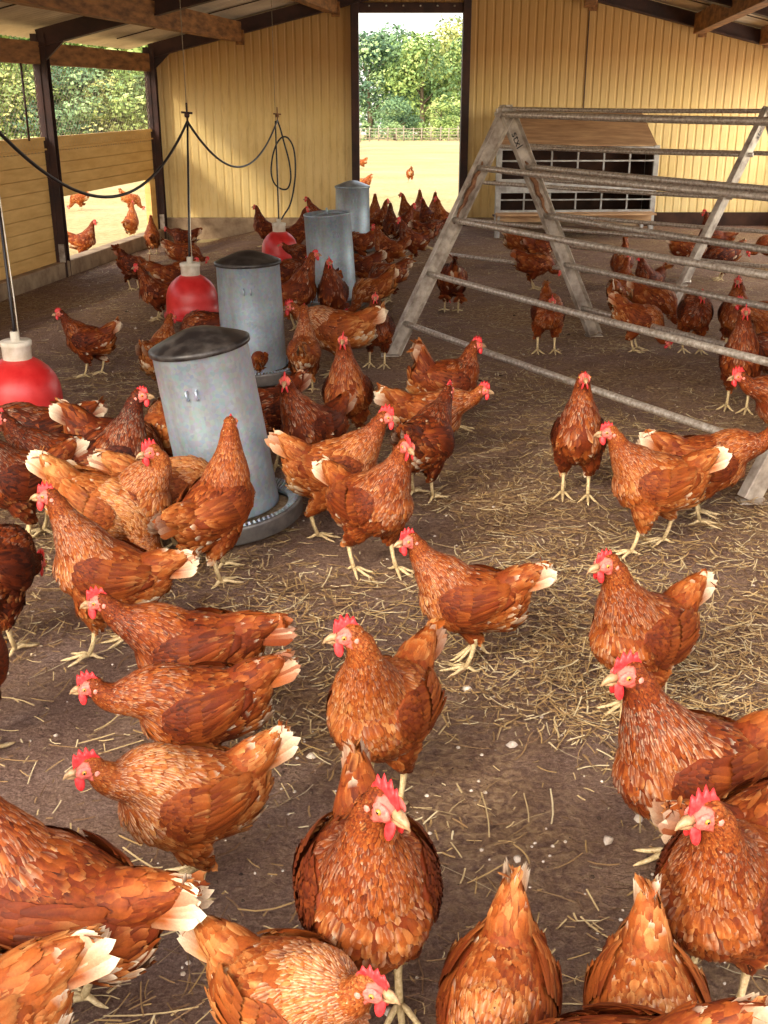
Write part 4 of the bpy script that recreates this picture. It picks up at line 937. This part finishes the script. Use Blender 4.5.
# ------------------------------------------------------------------ the flock: spot of the torso in the photograph, heading, pose, look
G_IN, G_OUT = 'brown hens in the barn', 'brown hens out on the grass'
ST2 = ((.055, .042, 0), (-.035, -.040, 0))
HENS = [
 # x, y, heading, pose, options, label
 (383, 706, 240, 'stand', dict(hy=-52, head=(.115, 0, .415), tone=.52, cream=.15, comb=1.1, scale=1.0), 'orange-brown hen standing in the middle, head turned to the left, just above the round-breasted hen'),
 (368, 885, 276, 'stand', dict(hy=36, tone=.42, cream=.2, comb=1.25, ta=58, head=(.105, .01, .42), scale=1.06), 'dark russet hen with full round breast facing the camera, tail upright behind her'),
 (468, 598, 178, 'walk', dict(hy=24, tone=.46, cream=.4, comb=1.0, feet=((.0, .0, 0), (-.03, -.045, .05)), tailcream=.9, scale=.9), 'hen walking left on one leg with a long white-tipped tail, right of centre'),
 (655, 482, 187, 'walk', dict(hy=-8, tone=.56, cream=.35, comb=.9, tailcream=1), 'orange hen striding left below the lowest perch rail, white tail tip'),
 (579, 436, 262, 'alert', dict(hy=8, tone=.36, cream=.25, comb=.5), 'small dark hen facing the camera beside the lowest perch rail'),
 (706, 462, 2, 'low', dict(hy=20, tone=.46, cream=.25, tailcream=.9), 'hen walking right, its front cut by the right edge, behind the striding orange hen'),
 (642, 632, 216, 'stand', dict(hy=-14, tone=.47, cream=.35, comb=.9, ta=50, tailcream=.8), 'hen with tail raised high, right of middle, above the speckled right-hand hen'),
 (690, 768, 196, 'stand', dict(hy=2, tone=.40, cream=.55, comb=1.2, tailcream=.8, scale=1.05), 'large dark speckled hen with tall comb and laced neck, at right'),
 (728, 885, 230, 'stand', dict(hy=-30, head=(.12, 0, .405), tone=.42, cream=.25, comb=1.2), 'dark hen in the lower right corner with head turned left and red wattles'),
 (785, 838, 10, 'stand', dict(hy=20, tone=.38, cream=.2), 'hen cut off by the right edge behind the corner hen, only brown flank showing'),
 (648, 1022, 264, 'peck', dict(scale=.82, tone=.55, cream=.6, tailcream=1, ta=62), 'hen at the bottom edge with broad white tail, left of the corner hen'),
 (498, 1006, 254, 'peck', dict(scale=.82, tone=.50, cream=.3, tailcream=.85, ta=60), 'hen at the bottom edge with narrow pale tail pointing up, right of the bottom centre'),
 (600, 1098, 178, 'peck', dict(tone=.40, cream=.1), 'dark back just rising over the bottom edge between two tail-up hens'),
 (292, 1002, 322, 'stand', dict(hy=14, scale=.86, ta=30, tone=.62, cream=.8, comb=1.2, tailcream=1, head=(.15, 0, .335)), 'pale laced hen at the bottom edge walking right with big red comb'),
 (-62, 1034, 200, 'low', dict(tone=.60, cream=.7, tailcream=1), 'pale laced hen in the lower left corner, only back and white tail in view'),
 (46, 902, 168, 'stand', dict(hy=10, tone=.40, cream=.25, tailcream=.9, scale=1.06, ta=38), 'large hen at the lower left, head cut by the edge, white tail tips'),
 (188, 796, 208, 'stand', dict(hy=-6, tone=.56, cream=.65, comb=1.2, tailcream=1, ta=50, scale=.9, head=(.17, 0, .33)), 'light laced hen with pale raised tail, lowest of the left-facing row'),
 (198, 706, 193, 'low', dict(hy=-6, tone=.42, cream=.3, comb=1.1, head=(.215, 0, .275), scale=.9), 'crouched hen with stretched neck, middle of the left-facing row'),
 (192, 648, 184, 'low', dict(hy=0, tone=.36, cream=.12, comb=1.1, head=(.19, 0, .32), ta=14, scale=.95), 'dark red hen with level back, uppermost of the three hens facing left in a row'),
 (106, 572, 188, 'alert', dict(hy=-6, tone=.46, cream=.6, comb=1.0, feet=ST2, tailcream=.9, scale=.97, ta=42, head=(.115, 0, .425)), 'tall alert hen with pale-streaked neck facing left, before the leaning feeder'),
 (-8, 572, 78, 'eat', dict(tone=.16, cream=.05), 'very dark hen at the left edge beside the alert hen'),
 (-42, 665, 90, 'eat', dict(tone=.30, cream=.1), 'brown flank at the left edge under the very dark hen'),
 (216, 506, 52, 'alert', dict(hy=36, tone=.47, cream=.15, comb=.5, head=(.085, .015, .435), feet=ST2), 'hen stretching its neck up against the leaning feeder'),
 (130, 500, 338, 'stand', dict(hy=-128, tone=.54, cream=.45, comb=1.1, tailcream=.9, head=(.10, -.02, .375)), 'golden-backed hen looking back to the left, at the leaning feeder\'s left foot'),
 (112, 460, 12, 'alert', dict(hy=-8, tone=.20, cream=.35, comb=.8, head=(.10, 0, .42)), 'dark hen with tall upright neck, left of the leaning feeder'),
 (114, 444, 8, 'peck', dict(tone=.30, cream=.3, tailcream=1), 'dark hen with white tail pointing left, behind the tall-necked dark hen'),
 (44, 432, 187, 'low', dict(tone=.20, cream=.3), 'long dark hen in front of the red drinker at the left edge'),
 (18, 478, 213, 'stand', dict(tone=.26, cream=.3, ta=52, tailcream=.8, hy=10), 'dark hen at the left edge with upright speckled tail'),
 (58, 462, 202, 'walk', dict(tone=.18, cream=.15), 'very dark hen between the upright-tailed hen and the pale one'),
 (98, 506, 350, 'peck', dict(tone=.64, cream=.6, tailcream=1), 'pale golden hen with white tail, head down behind the alert hen'),
 (166, 488, 8, 'eat', dict(tone=.60, cream=.4, comb=1), 'golden hen eating from the leaning feeder, mostly hidden'),
 (170, 430, 110, 'eat', dict(tone=.55, cream=.3), 'orange hen half hidden behind the leaning feeder\'s left side'),
 (88, 340, 180, 'walk', dict(scale=.82, hy=22, tone=.28, cream=.12, comb=1.0, ta=48, tailcream=.5, feet=((.03, .04, 0), (-.05, -.04, 0))), 'dark hen alone on the litter facing left, above the left edge drinker'),
 (160, 354, 75, 'walk', dict(scale=.9, hy=-10, tone=.50, cream=.5), 'pale-necked hen reaching to the middle drinker from below'),
 (212, 330, 170, 'eat', dict(hy=0, tone=.20, cream=.05), 'dark hen bending under the middle drinker, behind the leaning feeder\'s lid'),
 (156, 292, 195, 'stand', dict(scale=.8, hy=10, tone=.34, cream=.1, comb=.8), 'brown hen facing left just beside the middle red drinker'),
 (133, 266, 330, 'peck', dict(scale=.8, tone=.16, cream=.05), 'nearly black hen bending down by the kerb'),
 (152, 236, 100, 'alert', dict(scale=.8, tone=.50, cream=.1, comb=.6), 'orange hen seen from behind by the open hatch, neck up'),
 (184, 237, 178, 'low', dict(scale=.8, tone=.28, cream=.1, comb=.6), 'dark hen facing left at the corner post'),
 (184, 253, 2, 'eat', dict(scale=.8, tone=.40, cream=.25), 'hen facing right with head down above the middle drinker'),
 (172, 274, 12, 'low', dict(scale=.8, tone=.42, cream=.1), 'brown hen right behind the middle drinker, body only'),
 (264, 227, 172, 'alert', dict(tone=.30, cream=.1, comb=.6, scale=.8), 'small dark hen left of the farthest drinker, by the wall'),
 (298, 232, 20, 'alert', dict(tone=.34, cream=.1, comb=.8, scale=.85), 'upright hen facing right, just right of the farthest drinker'),
 (318, 216, 178, 'stand', dict(tone=.38, cream=.25, comb=.8, scale=.85, ta=24), 'hen facing left before the back wall, above the lidless feeder'),
 (306, 256, 186, 'low', dict(tone=.30, cream=.1, comb=.9, scale=.85), 'dark hen facing left under the farthest drinker'),
 (282, 272, 352, 'low', dict(tone=.32, cream=.1, comb=1, scale=.85), 'dark hen between two feeders, red face turned right'),
 (296, 292, 8, 'alert', dict(tone=.40, cream=.15, comb=.8, hy=10, head=(.11, 0, .43)), 'tall-necked hen facing right between the domed feeder and the lidless one'),
 (333, 292, 264, 'stand', dict(hy=20, tone=.28, cream=.2, comb=1.0), 'dark hen facing the camera against the lidless feeder'),
 (304, 352, 90, 'alert', dict(scale=.85, tone=.52, cream=.6, comb=.5, bp=10), 'fluffy hen seen from behind with pale rump and streaked neck, right of the domed feeder'),
 (338, 330, 178, 'low', dict(tone=.58, cream=.9, tailcream=1, scale=1.1), 'cream-mottled hen with broad pale tail, behind the fluffy rear-view hen'),
 (377, 328, 266, 'stand', dict(scale=.92, hy=5, tone=.28, cream=.15, comb=.7), 'dark hen facing the camera just left of the perch\'s near foot'),
 (258, 350, 96, 'alert', dict(scale=.72, tone=.44, cream=.1, comb=.5, bp=40), 'slim hen standing up against the domed feeder'),
 (373, 290, 200, 'peck', dict(scale=.84, tone=.56, cream=.6, tailcream=1), 'pale fluffy hen with tail to the right, near the lidless feeder\'s foot'),
 (388, 275, 204, 'eat', dict(scale=.84, tone=.36, cream=.4, tailcream=1), 'brown hen with white tail knob behind the pale fluffy one'),
 (362, 266, 190, 'eat', dict(scale=.84, tone=.34, cream=.4, tailcream=1), 'hen eating from the lidless feeder, tail to the right'),
 (360, 242, 190, 'eat', dict(scale=.84, tone=.40, cream=.4, tailcream=.9), 'hen between the two farther feeders, pale tail up'),
 (388, 248, 182, 'stand', dict(scale=.84, tone=.46, cream=.15, comb=.8), 'long orange hen facing left by the farthest feeder'),
 (412, 240, 192, 'stand', dict(scale=.84, tone=.34, cream=.3, comb=.9, hy=12), 'dark hen with pale wing edge in the doorway crowd, facing left'),
 (428, 230, 12, 'low', dict(scale=.84, tone=.22, cream=.3, comb=.8), 'dark hen with neck bent to the right, at the doorway crowd\'s right'),
 (391, 226, 95, 'alert', dict(scale=.84, tone=.20, cream=.1), 'dark-necked hen seen from behind in the doorway crowd\'s middle'),
 (380, 222, 30, 'alert', dict(scale=.84, tone=.42, cream=.2, comb=.8), 'upright hen at the doorway crowd\'s left beside the farthest feeder'),
 (409, 214, 176, 'alert', dict(scale=.84, tone=.52, cream=.3, comb=.7, outside=False), 'tallest hen on the door sill, head to the left'),
 (420, 210, 92, 'alert', dict(scale=.84, tone=.58, cream=.3, outside=False), 'orange hen on the door sill seen from behind, right of the tallest'),
 (428, 218, 120, 'stand', dict(scale=.84, tone=.30, cream=.1, outside=False), 'dark hen in front of the sill hens, head turned away'),
 (434, 213, 80, 'alert', dict(scale=.84, tone=.66, cream=.5, outside=False), 'pale pinkish hen on the sill, second from the right'),
 (444, 219, 176, 'alert', dict(scale=.84, tone=.54, cream=.1, outside=False), 'orange hen at the doorway\'s right edge with tall straight neck'),
 (402, 224, 8, 'stand', dict(scale=.84, tone=.34, cream=.2), 'brown hen packed in the doorway crowd behind the pale-winged hen'),
 (375, 215, 90, 'alert', dict(scale=.84, tone=.60, cream=.3), 'pale orange hen beyond the farthest feeder\'s lid'),
 (452, 279, 92, 'peck', dict(tone=.24, cream=.05), 'dark hen half hidden behind the perch\'s near leg'),
 (348, 392, 262, 'alert', dict(hy=4, tone=.40, cream=.15, comb=.9), 'upright hen facing the camera, right of the leaning feeder\'s lid'),
 (312, 428, 232, 'stand', dict(hy=34, tone=.28, cream=.2, comb=.9, feet=ST2), 'dark hen facing the camera right beside the leaning feeder'),
 (268, 412, 230, 'eat', dict(tone=.22, cream=.2), 'dark hen peeping out behind the leaning feeder\'s right side'),
 (446, 382, 14, 'walk', dict(bp=0, head=(.12, 0, .36), tone=.40, cream=.1, comb=1.1, ta=75, hy=4), 'hen facing right with tail straight up and bright comb, by the perch\'s near foot'),
 (430, 414, 356, 'low', dict(tone=.50, cream=.4, comb=1.1, scale=.93, tailcream=1), 'orange hen facing right with low red head and pale tail, below the tail-up hen'),
 (424, 442, 64, 'low', dict(tone=.24, cream=.15, head=(.20, 0, .33)), 'dark hen with its back to the camera, right of centre'),
 (336, 468, 4, 'walk', dict(hy=-4, tone=.50, cream=.3, comb=1.2, ta=50), 'hen facing right with large comb, just behind the central hen that faces the camera'),
 (372, 502, 318, 'stand', dict(hy=-22, tone=.44, cream=.3, comb=1.0, feet=ST2, tailcream=1), 'hen facing the camera with pale tail held to the left, in the picture\'s middle'),
 (548, 312, 268, 'walk', dict(tone=.40, cream=.15, comb=1.0, ta=56, head=(.15, 0, .30), feet=((.0, .045, 0), (0, -.045, 0))), 'hen facing the camera under the perch rails'),
 (535, 264, 2, 'eat', dict(scale=.85, tone=.40, cream=.15, comb=.9), 'round hen facing right with head low, behind the perch leg'),
 (520, 243, 20, 'peck', dict(scale=.85, tone=.52, cream=.4, tailcream=1), 'pale orange hen pecking before the nest box, left end'),
 (542, 246, 24, 'stand', dict(scale=.85, tone=.34, cream=.1, comb=.8), 'dark hen with head up before the nest box'),
 (622, 262, 250, 'peck', dict(scale=.85, tone=.42, cream=.1, ta=60), 'hen with tail straight up, head hidden, before the nest box\'s right end'),
 (688, 249, 2, 'eat', dict(scale=.85, tone=.38, cream=.5, tailcream=1), 'hen with cream tail to the left, behind the farther perch leg'),
 (722, 256, 190, 'eat', dict(scale=.85, tone=.16, cream=.05), 'very dark hen right of the farther perch leg'),
 (712, 236, 160, 'alert', dict(scale=.85, tone=.26, cream=.05), 'hen with tall neck at the back wall behind the farther perch leg'),
 (620, 288, 60, 'stand', dict(scale=.85, tone=.48, cream=.3, tailcream=1), 'hen with white tail knob, left of the fluffy pair under the rails'),
 (654, 300, 340, 'peck', dict(scale=.85, tone=.48, cream=.3, tailcream=.9), 'fluffy orange hen pecking left of the farther perch leg\'s foot'),
 (648, 280, 220, 'stand', dict(scale=.85, tone=.34, cream=.1, comb=1.1), 'hen with red comb showing behind the fluffy orange hen'),
 (638, 318, 350, 'peck', dict(scale=.85, tone=.48, cream=.2), 'hen pecking low behind the rail, nearest of the four under the rails'),
 (695, 312, 266, 'stand', dict(tone=.30, cream=.1, comb=1.1, head=(.13, 0, .32)), 'dark hen facing the camera at the farther perch leg\'s foot'),
 (737, 314, 246, 'stand', dict(tone=.36, cream=.15, comb=1.1), 'hen behind the rails near the right edge, comb just under a rail'),
 (778, 322, 184, 'low', dict(tone=.50, cream=.3), 'orange hen cut by the right edge under the rails'),
 (742, 360, 246, 'alert', dict(tone=.36, cream=.15, comb=.9, hy=10), 'upright hen behind the third rail at right, pale comb tip'),
 (786, 356, 186, 'low', dict(tone=.24, cream=.1), 'dark hen at the right edge behind the upright one'),
 (790, 402, 183, 'low', dict(tone=.38, cream=.15, comb=1.2, head=(.205, 0, .30)), 'hen at the right edge facing left with bright red comb and face'),
 (772, 246, 180, 'eat', dict(scale=.84, tone=.44, cream=.1), 'small hen at the right edge far behind the rails'),
 (84, 240, 4, 'stand', dict(tone=.44, cream=.4, comb=.8, outside=True, scale=.86), 'hen walking right outside the open hatch'),
 (131, 222, 80, 'alert', dict(tone=.60, cream=.2, outside=True, scale=.86), 'orange hen seen from behind outside the hatch, neck up'),
 (131, 199, 20, 'peck', dict(tone=.60, cream=.2, outside=True, scale=.86), 'orange hen pecking outside the hatch, beyond the upright one'),
 (79, 198, 180, 'peck', dict(tone=.60, cream=.2, outside=True, scale=.86), 'hen on the grass half hidden by the hatch\'s top board'),
 (410, 173, 100, 'peck', dict(tone=.60, cream=.2, outside=True, scale=.86), 'single orange hen far out in the field through the doorway'),
 (362, 162, 170, 'peck', dict(tone=.60, cream=.2, outside=True, scale=.86), 'orange hen in the field, upper one by the left doorpost'),
 (363, 183, 200, 'peck', dict(tone=.60, cream=.2, outside=True, scale=.86), 'orange hen in the field, lower one by the left doorpost'),
]
for i_, (px, py, hd, ps, op, lb) in enumerate(HENS):
    op = dict(op); outs = op.pop('outside', None); s_ = op['scale'] = .94*op.get('scale', 1.0)
    p = at(px, py, (POSES[ps]['hz'])*s_, bool(outs)); gz = out_z(p[0], p[1]) if outs else floor_z(p[0], p[1])
    d_ = math.hypot(p[0], p[1]); lod = 0 if d_ < 3.3 else (1 if d_ < 5.6 else 2)
    make_hen((p[0], p[1], gz+.001), hd, ps, lod, i_+1, label=lb, group=G_OUT if outs else G_IN, **op)
